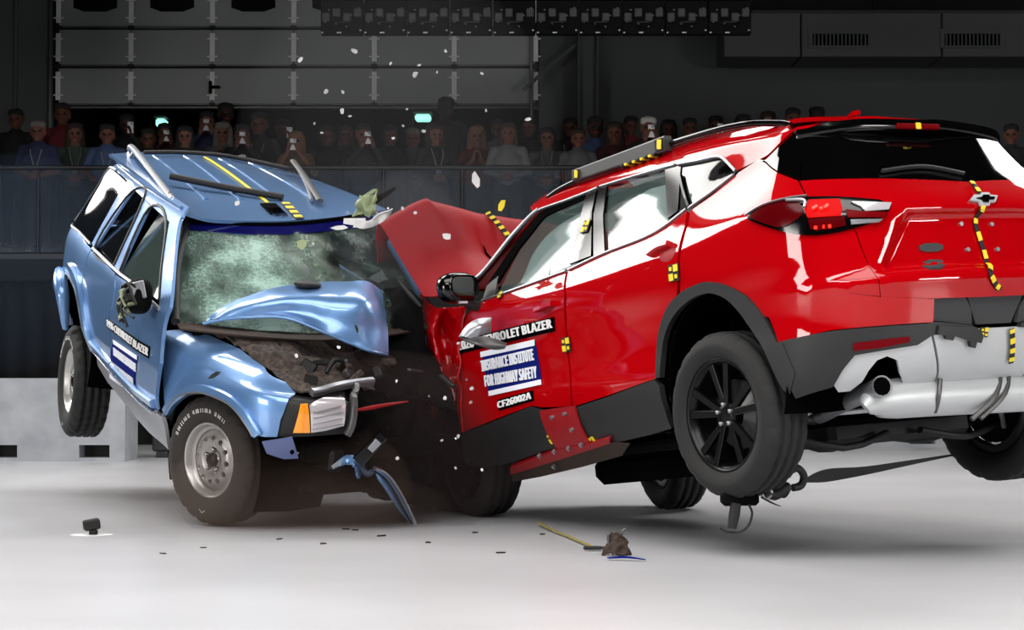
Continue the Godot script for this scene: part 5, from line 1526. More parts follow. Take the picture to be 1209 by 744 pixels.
# ---------------------------------------------------------------- people: one smooth skin meshed from tapered limbs
# bones: [a, b, radius at a, radius at b, tag]; tags 0 skin 1 shirt 2 trousers 3 hair 4 shoe 5 eye 6 lip
func skin_net(bones: Array, cell: float, soft: float, tools: Array) -> void:
	var lo := Vector3.ONE * 1e9
	var hi := -lo
	for b in bones:
		var r: float = maxf(b[2], b[3]) + cell * 3
		lo = lo.min(b[0] - Vector3.ONE * r).min(b[1] - Vector3.ONE * r)
		hi = hi.max(b[0] + Vector3.ONE * r).max(b[1] + Vector3.ONE * r)
	var nx := int((hi.x - lo.x) / cell) + 2
	var ny := int((hi.y - lo.y) / cell) + 2
	var nz := int((hi.z - lo.z) / cell) + 2
	var total := nx * ny * nz
	var f := PackedFloat32Array()
	f.resize(total)
	f.fill(9.0)
	var near := PackedFloat32Array()
	near.resize(total)
	near.fill(9.0)
	var tg := PackedByteArray()
	tg.resize(total)
	var live := PackedByteArray()
	live.resize(total)
	for b in bones:
		var A: Vector3 = b[0]
		var B: Vector3 = b[1]
		var ra: float = b[2]
		var rb: float = b[3]
		var R := maxf(ra, rb) + cell * 2.5 + soft * .5
		var l := ((A.min(B) - Vector3.ONE * R - lo) / cell).floor()
		var h := ((A.max(B) + Vector3.ONE * R - lo) / cell).ceil()
		var ab := B - A
		var den := maxf(ab.length_squared(), 1e-9)
		for z in range(maxi(0, int(l.z)), mini(nz, int(h.z) + 1)):
			for y in range(maxi(0, int(l.y)), mini(ny, int(h.y) + 1)):
				var i := (z * ny + y) * nx + maxi(0, int(l.x))
				for x in range(maxi(0, int(l.x)), mini(nx, int(h.x) + 1)):
					var p := lo + Vector3(x, y, z) * cell - A
					var t := clampf(p.dot(ab) / den, 0.0, 1.0)
					var d := (p - ab * t).length() - lerpf(ra, rb, t)
					if d < near[i]:
						near[i] = d
						tg[i] = b[4]
					var k := maxf(soft - absf(f[i] - d), 0.0) / soft
					f[i] = minf(f[i], d) - k * k * soft * .25
					if d < cell * 2.0:
						live[i] = 1
					i += 1
	var at_ := {}
	var pos := PackedVector3Array()
	var nor := PackedVector3Array()
	var tags := PackedByteArray()
	var step := [1, nx, nx * ny]
	var corner := []
	for c in 8:
		corner.append((c & 1) * step[0] + ((c >> 1) & 1) * step[1] + ((c >> 2) & 1) * step[2])
	for z in nz - 1:
		for y in ny - 1:
			var i := (z * ny + y) * nx
			for x in nx - 1:
				if live[i + x]:
					var j := i + x
					var m := 0
					for c in 8:
						if f[j + corner[c]] < 0.0: m |= 1 << c
					if m != 0 and m != 255:
						var s := Vector3.ZERO
						var n := 0
						for e in [[0, 1], [2, 3], [4, 5], [6, 7], [0, 2], [1, 3], [4, 6], [5, 7], [0, 4], [1, 5], [2, 6], [3, 7]]:
							var a: float = f[j + corner[e[0]]]
							var b: float = f[j + corner[e[1]]]
							if (a < 0.0) != (b < 0.0):
								var t := a / (a - b)
								var pa := Vector3(e[0] & 1, (e[0] >> 1) & 1, (e[0] >> 2) & 1)
								var pb := Vector3(e[1] & 1, (e[1] >> 1) & 1, (e[1] >> 2) & 1)
								s += pa.lerp(pb, t)
								n += 1
						at_[j] = pos.size()
						pos.append(lo + (Vector3(x, y, z) + s / n) * cell)
						nor.append(Vector3(f[j + corner[1]] - f[j] + f[j + corner[7]] - f[j + corner[6]], f[j + corner[2]] - f[j] + f[j + corner[7]] - f[j + corner[5]], f[j + corner[4]] - f[j] + f[j + corner[7]] - f[j + corner[3]]).normalized())
						tags.append(tg[j + (corner[7] if f[j] > .5 else 0)])
	for j in at_:
		for ax in 3:
			var u: int = step[(ax + 1) % 3]
			var v: int = step[(ax + 2) % 3]
			var a: float = f[j]
			var b: float = f[j + step[ax]]
			if (a < 0.0) == (b < 0.0) or not (at_.has(j - u) and at_.has(j - v) and at_.has(j - u - v)):
				continue
			var q := [at_[j], at_[j - u], at_[j - u - v], at_[j - v]]
			if a > 0.0: q.reverse()
			var st: SurfaceTool = tools[tags[q[0]]]
			for k in [0, 2, 1, 0, 3, 2]:
				st.set_normal(nor[q[k]])
				st.add_vertex(pos[q[k]])

func hand_bones(wrist: Vector3, dir: Vector3, palm: Vector3, side: float) -> Array:
	var o := []
	var across := dir.cross(palm).normalized() * side
	var k := wrist + dir * .085
	o.append([wrist, wrist + dir * .02, .026, .028, 0])
	for i in 4:
		var s := (i - 1.5) * .02
		o.append([wrist + dir * .02 + across * s * .7, k + across * s, .014, .011, 0])
		var len: float = [.066, .078, .074, .058][i]
		var p1 := k + across * s * 1.1 + dir * len * .42 + palm * .008
		var p2 := p1 + (dir * .75 + palm * .65).normalized() * len * .33
		var p3 := p2 + (dir * .35 + palm * .94).normalized() * len * .28
		o.append([k + across * s, p1, .0095, .009, 0]); o.append([p1, p2, .009, .0085, 0]); o.append([p2, p3, .0085, .0075, 0])
	var tb := wrist + dir * .03 - across * .028
	var t1 := tb + (dir * .6 - across * .7 + palm * .3).normalized() * .04
	o.append([wrist + dir * .02 - across * .01, tb, .016, .013, 0]); o.append([tb, t1, .012, .010, 0]); o.append([t1, t1 + (dir * .9 + palm * .4).normalized() * .035, .010, .008, 0])
	return o

func person_mesh(pose_: String, long_hair: bool, wide: float, sleeve: bool) -> ArrayMesh:
	var tools := []
	for i in 7: tools.append(begin())
	var bones := [[Vector3(0, 1.0, 0), Vector3(0, 1.16, .01), .135 * wide, .135 * wide, 1], [Vector3(0, 1.16, .01), Vector3(0, 1.36, 0), .135 * wide, .145 * wide, 1], [Vector3(-.15, 1.40, -.01), Vector3(.15, 1.40, -.01), .068, .068, 1], [Vector3(-.06, .95, 0), Vector3(.06, .95, 0), .125 * wide, .125 * wide, 2], [Vector3(-.07, 1.12, .02), Vector3(.07, 1.12, .02), .12 * wide, .12 * wide, 1], [Vector3(-.08, 1.27, .02), Vector3(.08, 1.27, .02), .115 * wide, .115 * wide, 1], [Vector3(0, 1.42, -.01), Vector3(0, 1.52, 0), .06, .055, 0]]
	var hands := []
	for s in [-1.0, 1.0]:
		bones.append([Vector3(s * .09, .92, 0), Vector3(s * .10, .50, .015), .095 * wide, .062, 2])
		bones.append([Vector3(s * .10, .50, .015), Vector3(s * .10, .09, -.01), .060, .040, 2])
		bones.append([Vector3(s * .10, .04, -.04), Vector3(s * .115, .03, .14), .042, .035, 4])
		var sh := Vector3(s * .185, 1.41, -.01)
		var el := Vector3(s * .25, 1.13, -.03)
		var wr := Vector3(s * .26, .88, .06)
		var palm := Vector3(-s, 0, .2).normalized()
		var dir := Vector3(0, -1, .15).normalized()
		if pose_ == "clasp":
			el = Vector3(s * .27, 1.15, .02); wr = Vector3(s * .06, 1.06, .22); dir = Vector3(-s * .9, -.1, .3).normalized(); palm = Vector3(0, .1, -1)
		elif pose_ == "clap":
			el = Vector3(s * .26, 1.14, .06); wr = Vector3(s * .05, 1.30, .24); dir = Vector3(-s * .1, .95, .25).normalized(); palm = Vector3(-s, 0, 0)
		elif pose_ == "film" or (pose_ == "phone" and s > 0):
			el = Vector3(s * .27, 1.20, .14); wr = Vector3(s * .075, 1.45, .30); dir = Vector3(-s * .2, .95, .1).normalized(); palm = Vector3(-s * .7, .1, -.6).normalized()
		elif pose_ == "rail":
			el = Vector3(s * .30, 1.16, .08); wr = Vector3(s * .20, 1.06, .30); dir = Vector3(-s * .4, -.2, .9).normalized(); palm = Vector3(0, -1, -.2).normalized()
		bones.append([sh, el, .056, .044, 1])
		bones.append([el, wr, .043, .030, 1 if sleeve else 0])
		hands.append_array(hand_bones(wr, dir, palm, s))
	skin_net(bones, .026, .05, tools)
	skin_net(hands, .0075, .010, tools)
	var head := [[Vector3(0, 1.60, 0), Vector3(0, 1.67, -.01), .078, .092, 0], [Vector3(0, 1.55, .035), Vector3(0, 1.60, .02), .048, .066, 0], [Vector3(0, 1.46, -.01), Vector3(0, 1.58, -.005), .056, .052, 0], [Vector3(0, 1.635, .088), Vector3(0, 1.602, .106), .010, .016, 0], [Vector3(-.035, 1.655, .078), Vector3(.035, 1.655, .078), .014, .014, 0], [Vector3(-.022, 1.572, .082), Vector3(.022, 1.572, .082), .010, .010, 6], [Vector3(0, 1.70, -.025), Vector3(0, 1.67, -.05), .088, .088, 3], [Vector3(-.05, 1.72, .03), Vector3(.05, 1.72, .03), .05, .05, 3]]
	for s in [-1.0, 1.0]:
		head.append([Vector3(s * .088, 1.63, 0), Vector3(s * .090, 1.60, 0), .016, .012, 0])
		head.append([Vector3(s * .034, 1.634, .078), Vector3(s * .034, 1.634, .082), .013, .013, 5])
		if long_hair:
			head.append([Vector3(s * .075, 1.68, -.01), Vector3(s * .095, 1.46, -.01), .042, .040, 3])
			head.append([Vector3(s * .04, 1.64, -.07), Vector3(s * .06, 1.40, -.07), .06, .055, 3])
	skin_net(head, .0125, .022, tools)
	var mesh := ArrayMesh.new()
	for i in 7:
		tools[i].index()
		tools[i].commit(mesh)
	return mesh

func build_crowd() -> void:
	tag(struct("trim_2", block(Vector3(30, .30, 1.9), .02, Vector3(0, 2.30, -24.6)), mats.wall_black), "raised dark step at the back of the gallery", "deck")
	var kinds := {}
	for k in [["down", false, 1.0, true], ["clasp", false, 1.08, false], ["clasp", true, .92, true], ["phone", false, 1.0, true], ["film", true, .92, false], ["film", false, 1.0, true], ["clap", true, .92, false], ["down", true, .92, true], ["rail", false, 1.08, false]]:
		kinds[k[0] + ("_long" if k[1] else "")] = person_mesh(k[0], k[1], k[2], k[3])
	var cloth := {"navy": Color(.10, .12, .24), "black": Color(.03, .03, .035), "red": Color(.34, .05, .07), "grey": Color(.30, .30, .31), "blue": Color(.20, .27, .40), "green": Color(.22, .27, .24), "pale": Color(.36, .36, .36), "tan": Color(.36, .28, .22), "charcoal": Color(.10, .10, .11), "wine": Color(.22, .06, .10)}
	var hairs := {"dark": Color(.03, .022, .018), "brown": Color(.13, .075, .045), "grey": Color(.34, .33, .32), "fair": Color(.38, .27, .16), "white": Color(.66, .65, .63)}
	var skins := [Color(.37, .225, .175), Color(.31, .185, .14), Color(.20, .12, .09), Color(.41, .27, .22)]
	# x and y of the head in the picture plane of the gallery, row, kind, clothes, hair, skin, label
	var list := [
		[17, 140, 1, "down", "black", "dark", 1, "person in black at the left end of the gallery's back row"],
		[43, 154, 0, "clasp", "navy", "grey", 0, "person in a navy shirt with a white lanyard beside the left balustrade post"],
		[72, 134, 1, "down", "red", "brown", 0, "person in a dark red top behind the long-haired person in sleeveless green"],
		[87, 157, 0, "clasp_long", "green", "brown", 3, "long-haired person in a green top with a pendant, left of the blue roof"],
		[125, 158, 0, "rail", "blue", "dark", 0, "person in a blue shirt leaning on the rail just left of the blue roof rack"],
		[148, 146, 1, "phone", "charcoal", "dark", 2, "person in charcoal raising a hand behind the blue-shirted one at the rail"],
		[174, 163, 0, "down", "black", "dark", 1, "dark-haired person in black right above the blue roof rack's rear end"],
		[193, 156, 1, "film", "wine", "dark", 0, "person in a wine top holding up the white phone above the blue roof"],
		[217, 160, 0, "down_long", "charcoal", "dark", 3, "long-haired person in charcoal above the yellow roof line"],
		[243, 143, 1, "film", "navy", "dark", 0, "person in navy behind a small lit phone under the garage door"],
		[262, 156, 0, "clap_long", "grey", "grey", 3, "grey-haired person with hands joined at the chin above the blue roof"],
		[265, 126, 1, "down", "black", "dark", 2, "tall dark figure behind the grey-haired person with joined hands"],
		[285, 158, 0, "film", "black", "dark", 1, "person in black filming beside the bearded person in an open jacket"],
		[305, 145, 0, "clasp", "charcoal", "dark", 1, "tall person in a charcoal jacket over a pale shirt with a badge"],
		[332, 152, 1, "phone", "black", "dark", 1, "person in black holding the brightest phone high, right of the tall jacketed one"],
		[349, 166, 0, "film_long", "tan", "fair", 3, "fair-haired person in tan filming above the torn roof rack rail"],
		[386, 160, 0, "down", "black", "dark", 1, "dim person in black above the blue roof's far corner"],
		[408, 158, 1, "down_long", "charcoal", "brown", 0, "dim long-haired person between the blue roof corner and the camera holder"],
		[428, 158, 0, "film", "charcoal", "dark", 0, "person in charcoal holding a small pale camera at chest height"],
		[460, 160, 0, "down", "black", "dark", 1, "dim person in black left of the pair in grey behind the haze"],
		[487, 163, 0, "clasp", "grey", "grey", 0, "person in grey left of the badge-wearing one, behind the bonnet peak"],
		[514, 158, 0, "clasp_long", "black", "brown", 3, "person in a black jacket with a white badge above the red bonnet peak"],
		[526, 124, 1, "down", "black", "dark", 2, "tall dark figure in the back row below the right end of the garage door"],
		[540, 154, 1, "film", "charcoal", "dark", 1, "person in charcoal holding a pale card above the red bonnet"],
		[563, 160, 0, "clap_long", "red", "fair", 3, "fair-haired person in a red top above the flying white lens"],
		[588, 152, 1, "down", "grey", "dark", 1, "person in grey in the back row between the red top and the pale jacket"],
		[600, 156, 0, "clasp_long", "pale", "brown", 0, "brown-haired person in a pale jacket above the red windscreen pillar"],
		[624, 150, 1, "down", "black", "dark", 0, "person in black behind the pale jacket, near the garage door edge"],
		[646, 162, 0, "clasp_long", "grey", "dark", 3, "black-haired person in grey with a lanyard left of the roof target bar"],
		[674, 150, 1, "rail", "black", "dark", 1, "person in black with a cap by the steel column"],
		[683, 163, 0, "clasp", "grey", "brown", 0, "person in a grey shirt with folded hands at the roof target bar's lower end"],
		[703, 150, 0, "down", "blue", "dark", 2, "tall person in a dull blue shirt above the middle of the roof target bar"],
		[726, 156, 0, "clasp_long", "wine", "brown", 0, "long-haired person in wine red above the roof target bar"],
		[745, 148, 1, "down", "red", "dark", 1, "person in red behind the one in wine red"],
		[766, 150, 0, "film", "black", "white", 0, "white-haired person in black at the roof target bar's upper end"],
		[790, 152, 1, "clap_long", "wine", "dark", 1, "dim long-haired person in wine red right of the white-haired one"],
		[815, 150, 1, "down", "charcoal", "dark", 1, "dim person in charcoal above the front end of the red roof rail"],
		[846, 148, 1, "phone", "wine", "dark", 0, "dim person in wine red raising one hand above the red roof rail"],
		[878, 146, 1, "down_long", "black", "dark", 2, "dim long-haired person in black above the red roof rail's rear foot"],
		[908, 143, 1, "film", "charcoal", "brown", 0, "dim person in charcoal above the red roof near the spoiler's left corner"],
		[937, 139, 1, "down", "wine", "dark", 1, "dim person in wine red just above the spoiler's left corner"],
		[966, 138, 1, "clasp", "black", "dark", 2, "dim person in black above the spoiler near the antenna fin"],
		[1196, 158, 0, "down", "charcoal", "dark", 0, "dim person in charcoal right of the spoiler's far corner"],
	]
	var strap: Material = mat("lanyard_grey", Color(.48, .48, .50), .7)
	var phone_names := {148: "dim phone raised beside the blue-shirted person's head", 193: "white phone held up right above the blue roof's middle", 243: "small phone held up by the person in navy under the garage door", 285: "phone held up by the person in black left of the open jacket", 332: "brightest white phone, held high right of the open jacket", 349: "phone in both hands of the fair-haired person in tan", 428: "pale camera phone held at the chest of the person in charcoal", 540: "pale phone held up above the red bonnet's peak", 766: "phone held by the white-haired person at the target bar", 846: "dim phone raised above the red roof rail", 908: "dim phone held up near the spoiler's left corner"}
	var taken := []
	for q in list:
		var d := 0.0
		for tryout in 32:
			d = (22.3 if q[2] == 0 else 24.05) + tryout * .05
			var free := true
			for o in taken:
				if absf(o.x - (q[0] - 604.5) * d / 2200.0) < .64 and absf(o.y - d) < .47:
					free = false
			if free or (q[2] == 0 and d > 23.4) or d > 25.4:
				break
		taken.append(Vector2((q[0] - 604.5) * d / 2200.0, d))
		var sc: float = 2200.0 / d
		var base := 2.155 if q[2] == 0 else 2.455
		var hy: float = .84 + (440 - q[1]) / sc - base
		var s := clampf(hy / 1.64, .84, 1.10)
		var t := thing("person", q[7], "person", Transform3D(Basis(Vector3.UP, rng.randf_range(-.25, .25) + (604.5 - q[0]) * .0002).scaled(Vector3.ONE * s), Vector3((q[0] - 604.5) / sc, base, -d)), "crowd on the gallery")
		var b := part(t, "body", kinds[q[3]], null)
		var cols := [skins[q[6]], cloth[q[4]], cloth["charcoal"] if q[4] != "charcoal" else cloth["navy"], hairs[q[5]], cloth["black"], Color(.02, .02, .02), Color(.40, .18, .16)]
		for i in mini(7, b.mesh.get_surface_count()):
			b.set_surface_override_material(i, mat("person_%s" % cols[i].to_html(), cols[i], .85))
		if q[7].contains("lanyard") or q[7].contains("badge") or q[7].contains("pendant") or q[3] == "rail":
			var w: float = .135
			part(t, "lanyard", join([tube(V([-.07, 1.47, .04, -.065, 1.36, w + .02, -.01, 1.16, w + .035]), .007, 5, 4), tube(V([.07, 1.47, .04, .065, 1.36, w + .02, .01, 1.16, w + .035])  , .007, 5, 4), [block(Vector3(.07, .10, .006), .002), Transform3D(Basis(), Vector3(0, 1.11, w + .04))]]), strap)
		if q[7].contains("open jacket") or q[7].contains("pale shirt"):
			part(t, "shirt_front", grid([V([-.05, 1.46, .06, 0, 1.45, .08, .05, 1.46, .06]), V([-.04, 1.3, .155, 0, 1.3, .16, .04, 1.3, .155]), V([-.03, 1.05, .165, 0, 1.05, .17, .03, 1.05, .165])], 3, .01), mats.flake)
		if q[3].begins_with("film") or q[3] == "phone":
			var x: float = 0.0 if q[3] != "phone" else .05
			var p := thing("phone", phone_names[q[0]], "phone", t.transform * Transform3D(Basis(Vector3(1, 0, 0), -.15), Vector3(x, 1.56, .31)), "phones held up by the crowd")
			part(p, "case", block(Vector3(.078, .155, .011), .004), mats.phone_white if int(q[0]) % 3 else mats.satin)
			part(p, "camera_bump", block(Vector3(.03, .03, .006), .002, Vector3(.018, .055, .008)), mats.satin)
			part(p, "screen", block(Vector3(.07, .14, .002), .0005, Vector3(0, 0, -.0065)), mats.black_gloss)

# ---------------------------------------------------------------- loose pieces, thrown up or lying on the floor
func chip(size: Vector3, seed_: int) -> ArrayMesh:
	var r := RandomNumberGenerator.new()
	r.seed = seed_
	var o := PackedVector2Array()
	var n := 6
	for i in n:
		var a := TAU * i / n
		o.append(Vector2(cos(a) * size.x * .5, sin(a) * size.y * .5) * r.randf_range(.6, 1.15))
	var bend := r.randf_range(-4.0, 4.0)
	return sheet(o, func(u, v): return Vector3(u, v, bend * u * u + 2.0 * v * v), maxf(size.x, size.y) * .3, size.z)

func loose(called: String, label: String, cat: String, where: Vector3, turn := Vector3.ZERO, group := "") -> Node3D:
	return thing(called, label, cat, Transform3D(Basis.from_euler(turn), where), group)

func build_debris() -> void:
	# small white flakes in the air
	var far := V([-1.107, 3.095, -13, -1.487, 3.03, -13, -.852, 3.006, -13, -.65, 2.994, -13, -.466, 3.095, -13, -.68, 2.928, -13, -.525, 2.946, -13, -.211, 2.934, -13, -1.302, 2.809, -13, -1.184, 2.803, -13, -1.189, 2.672, -13, -1.136, 2.636, -13, -1.385, 2.583, -13, -1.331, 2.517, -13, -.733, 2.684, -13, -.181, 2.678, -13, .11, 2.613, -13, -.833, 2.482, -13, -.62, 2.529, -13, -.762, 2.565, -13])
	var far_names := ["pale flake just under the video wall's left end, the upper one", "large pale flake beside the fourth hinge strip, below its middle joint", "small pale flake right of the fifth hinge strip, on the middle joint", "tiny flake left of the upright white one on the middle joint", "bright flat flake beside the sixth hinge strip under the video wall", "upright white sliver in the middle of the lowest door panel", "tiny flake right of the upright white sliver", "flat flake right of the sixth hinge strip on the lowest door row", "flat flake low on the door, left one of a pair", "flat flake low on the door, right one of a pair", "pale flake on the door's bottom edge above the blue roof's far corner", "small flake just below the door's bottom edge, right of another", "pale flake above the camera-like phone's left side under the door", "flat flake over the crowd right of the brightest phone", "small flake left of the mint lamp below the door's edge", "flake on the door's bottom edge under the sixth hinge strip", "white flake below the door's right end", "white flake over the crowd below and left of the mint lamp", "thin flat flake just under the mint lamp", "small dark-edged flake left of the thin flat one"]
	var near_names := ["white chip on the red door left of the institute sign, upper", "white chip on the red door left of the institute sign, middle", "white chip on the red door left of the test number", "white chip, left of a bright trio below the red door's front edge", "white chip in the middle of a bright trio below the red door's front edge", "white chip, right of a bright trio below the red door's front edge", "lone white chip above the standing blue strip", "lone white chip in the dark right of the blue headlamp", "white chip in the dark wreck beside the red bar", "chip close to the red door's dark front edge", "white chip over the red car's front tyre", "grey chip left of the red car's front tyre", "white chip beside the red bonnet's left tip", "white chip above the red bonnet's left corner", "chip between the red bonnet tip and the blue roof", "pale chip in front of the windscreen's upper middle", "white chip below the blue headlamp's bracket", "pale chip over the engine bay, left", "pale chip over the engine bay, right"]
	var floor_names := ["dark floor chip below the bumper strip, left one of a pair", "dark floor chip below the bumper strip, right one of a pair", "dark floor chip nearer the camera, below the blue headlamp", "dark floor chip left of the yellow strap", "faint floor chip left of the blue front wheel's foot", "faint floor chip right below the blue front wheel", "dark floor chip left of the standing bumper strip's foot", "dark floor chip in front of the red front tyre", "lone dark floor chip under the tow strap", "dark chip at the yellow strap's far end", "faint floor chip right of the blue front wheel", "dark floor chip right of the standing strip's foot"]
	var sizes := [8, 9, 5, 4, 5, 9, 3, 5, 6, 5, 8, 5, 4, 4, 4, 4, 7, 5, 7, 4]
	for i in far.size():
		var s: float = sizes[i] * 13.0 / 2200.0
		var m := part(self, "glass_flake", chip(Vector3(s * 1.2, s * .75, .004), 40 + i), mats.flake, Transform3D(Basis.from_euler(Vector3(rng.randf_range(-.6, .6), rng.randf_range(-.6, .6), rng.randf() * TAU)), far[i]))
		tag(m, far_names[i], "flake", "flakes flying above the cars")
	var near := V([-.248, .803, -10.2, -.22, .752, -10.2, -.225, .678, -10.2, -.378, .473, -10.1, -.305, .483, -10.1, -.291, .496, -10.1, -.615, .382, -10, -.62, .795, -10, -.447, .713, -10, -.361, .704, -10, -.161, .319, -10, -.302, .328, -10, -.694, 1.759, -10.4, -.542, 1.735, -10.4, -.614, 1.759, -10.4, -1.068, 1.532, -10, -1.123, .418, -9.8, -1.145, .93, -9.9, -.92, .975, -9.9])
	for i in near.size():
		var s := (3.5 + (i * 7) % 4) * 10.0 / 2200.0
		var m := part(self, "paint_chip", chip(Vector3(s, s * .8, .003), 80 + i), mats.flake if i % 4 else mats.satin, Transform3D(Basis.from_euler(Vector3(rng.randf_range(-.6, .6), rng.randf_range(-.6, .6), rng.randf() * TAU)), near[i]))
		tag(m, near_names[i], "chip", "chips flying between the cars")
	var big := [
		["lens_shard", "long white shard spinning above the red bonnet", V([-.205, 1.936, -10.6]), Vector3(.05, .13, .006), .35, mats.flake],
		["yellow_marker_chip", "yellow tape scrap in the air just above the red bonnet's tape", V([-.06, 1.791, -10.6]), Vector3(.045, .08, .004), -.3, mats.yellow],
		["glass_shard", "pale square shard in front of the blue windscreen's top", V([-1.097, 1.511, -9.7]), Vector3(.075, .07, .006), .6, mats.flake_green],
		["trim_shard", "white arched trim scrap below the blue roof's front edge", V([-.927, 1.618, -10]), Vector3(.10, .035, .006), .0, mats.flake],
		["bonnet_flake", "white triangular chip in front of the red bonnet", V([-.36, 1.587, -10.2]), Vector3(.05, .055, .004), .5, mats.flake],
		["trim_scrap", "beige strip flying over the blue roof's far corner", V([-.809, 1.864, -10.6]), Vector3(.11, .03, .006), .5, mats.flake_green],
		["dark_scrap", "dark scrap thrown up below the garage door's right half", V([-.521, 2.832, -14]), Vector3(.09, .22, .01), .2, mats.debris_black],
		["roof_flake", "small white flake over the blue roof beside its number plate", V([-1.523, 1.778, -10.3]), Vector3(.03, .045, .004), -.4, mats.flake],
		["black_clip", "small black clip in front of the blue front wing", V([-1.557, .827, -9.75]), Vector3(.075, .03, .02), .5, mats.tape_black],
		["bonnet_clip", "thin black clip in front of the folded blue bonnet", V([-.801, 1.067, -9.6]), Vector3(.02, .06, .012), .3, mats.tape_black],
	]
	for b in big:
		var m := part(self, b[0], chip(b[3], b[0].length() * 13), b[5], Transform3D(Basis(Vector3(0, 0, 1), b[4]), b[2][0]))
		tag(m, b[1], "fragment")
	# green and yellow lump torn from the roof, silver scrap beside it
	var c: Vector3 = V([-.82, 1.786, -10.55])[0]
	var l := loose("torn_clip", "pale green torn clip sitting on the blue roof's far front corner", "fragment", c)
	part(l, "clip_body", grid([V([-.06, -.05, 0, -.01, -.045, .03, .05, -.05, 0]), V([-.05, .01, .03, 0, -.01, .06, .055, .015, .03]), V([-.035, .05, 0, .01, .035, .02, .05, .05, 0])], 5, .01, .05, 12.0, 5), mats.flake_green)
	part(l, "clip_arm", bar(Vector3(.03, .02, 0), Vector3(.16, .10, .02), Vector3(0, 0, 1), .04, .015, .01, .006), mats.debris_dark)
	l = loose("torn_trim", "white torn plastic scrap at the tip of the red bonnet", "fragment", V([-.772, 1.679, -10.3])[0])
	part(l, "scrap", grid([V([-.10, -.03, 0, -.02, -.04, .03, .05, 0, .01, .10, .05, .0]), V([-.09, .01, .02, -.02, .0, .05, .05, .04, .04, .11, .07, .02])], 4, .006, .02, 9.0, 4), mats.flake)
	part(l, "splinter", bar(Vector3(-.16, -.0, 0), Vector3(-.04, -.01, .02), Vector3(0, 0, 1), .03, .05, .01, .01), mats.flake)
	# bent bright trim in front of the red door sign
	l = loose("bent_trim", "bent silver trim plate flying in front of the red door's name plate", "fragment", Vector3.ZERO)
	part(l, "plate", grid([V([-.278, 1.03, -9.95, -.242, 1.084, -9.95, -.188, 1.121, -9.97, -.111, 1.131, -10]), V([-.254, 1.029, -9.9, -.209, 1.065, -9.9, -.164, 1.087, -9.9, -.115, 1.093, -9.95]), V([-.209, 1.02, -9.9, -.182, 1.033, -9.9, -.151, 1.047, -9.92, -.116, 1.057, -9.97])], 5, .006), mats.satin)
	part(l, "plate_fold", grid([V([-.287, 1.03, -9.95, -.218, 1.024, -9.9, -.137, 1.029, -9.9, -.029, .993, -9.92]), V([-.25, 1.011, -9.9, -.19, .992, -9.86, -.119, .979, -9.88, -.034, .979, -9.9]), V([-.2, 1.002, -9.9, -.146, .979, -9.9, -.092, .966, -9.92, -.043, .971, -9.93])], 5, .006), mats.steel)
	# blue bumper pieces hanging and standing in front of the wreck
	l = loose("bumper_strip", "curved blue and silver bumper strip standing on the floor between the cars", "fragment", Vector3.ZERO)
	part(l, "strip_face", grid([V([-.73, .328, -9.9, -.688, .299, -9.95, -.649, .23, -10.05, -.6, .132, -10.15, -.555, .032, -10.25]), V([-.712, .275, -9.9, -.679, .222, -9.95, -.645, .152, -10.05, -.61, .086, -10.15, -.569, .023, -10.25])], 6, .02), mats.blue_paint)
	part(l, "bright_edge", tube(V([-.728, .334, -9.88, -.674, .308, -9.94, -.626, .239, -10.04, -.578, .131, -10.16, -.533, .011, -10.28]), .012, 8, 4), mats.chrome)
	part(l, "bright_edge", tube(V([-.722, .317, -9.86, -.673, .273, -9.92, -.629, .195, -10.02, -.585, .096, -10.13, -.55, .014, -10.24]), .006, 8, 4), mats.dark_trim)
	l = loose("bumper_piece", "torn blue bumper corner with a silver tip hanging left of the standing strip", "fragment", Vector3.ZERO)
	part(l, "corner", grid([V([-.95, .346, -9.9, -.883, .387, -9.9, -.838, .4, -9.9, -.806, .366, -9.95, -.787, .314, -10]), V([-.945, .333, -9.9, -.879, .362, -9.86, -.837, .354, -9.84, -.824, .319, -9.9, -.824, .276, -9.95])], 5, .015, .02, 8.0, 3), mats.blue_paint)
	part(l, "tip", bar(V([-.952, .338, -9.88])[0], V([-.885, .379, -9.88])[0], Vector3(0, 0, 1), .02, .02, .01, .01), mats.satin)
	part(l, "tag_bar", bar(V([-.811, .369, -9.8])[0], V([-.678, .511, -9.8])[0], Vector3(0, 0, 1), .07, .06, .02, .02), mats.black_gloss)
	part(l, "pale_mark", bar(V([-.743, .432, -9.78])[0], V([-.699, .481, -9.78])[0], Vector3(0, 0, 1), .035, .04, .02, .02), mats.satin)
	part(l, "bracket", tube(V([-.806, .335, -9.95, -.769, .299, -9.95, -.738, .317, -9.95]), .02, 6, 3), mats.blue_dark)
	# on the floor
	l = loose("sensor_block", "small black sensor block lying on the white floor at far left", "fragment", V([-2.173, 0, -9.66])[0])
	part(l, "block_body", block(Vector3(.085, .055, .05), .008), mats.tape_black, Transform3D(Basis(Vector3(.2, 1, .4).normalized(), .4), Vector3(0, .055, 0)))
	part(l, "foot", block(Vector3(.04, .03, .04), .006), mats.debris_dark, Transform3D(Basis(), Vector3(.01, .014, 0)))
	part(l, "dust_patch", sheet(circle(Vector2.ZERO, .085, 18, 1.3), func(u, v): return Vector3(u, .001 + .0 * v, -v), .1, .002, .002), mat("dust_white", Color(.86, .86, .865), .9))
	l = loose("torn_bracket", "crumpled grey bracket on the floor beside the yellow strap's buckle", "fragment", V([.477, 0, -8.59])[0])
	part(l, "bracket_body", grid([V([-.06, .0, .02, -.02, .01, .03, .04, .0, .02, .08, -.002, .0]), V([-.04, .04, 0, -.01, .05, .02, .03, .04, .01, .06, .03, 0]), V([-.02, .09, -.01, 0, .10, 0, .02, .09, 0, .03, .08, 0])], 5, .01, .03, 14.0, 8), mats.rust)
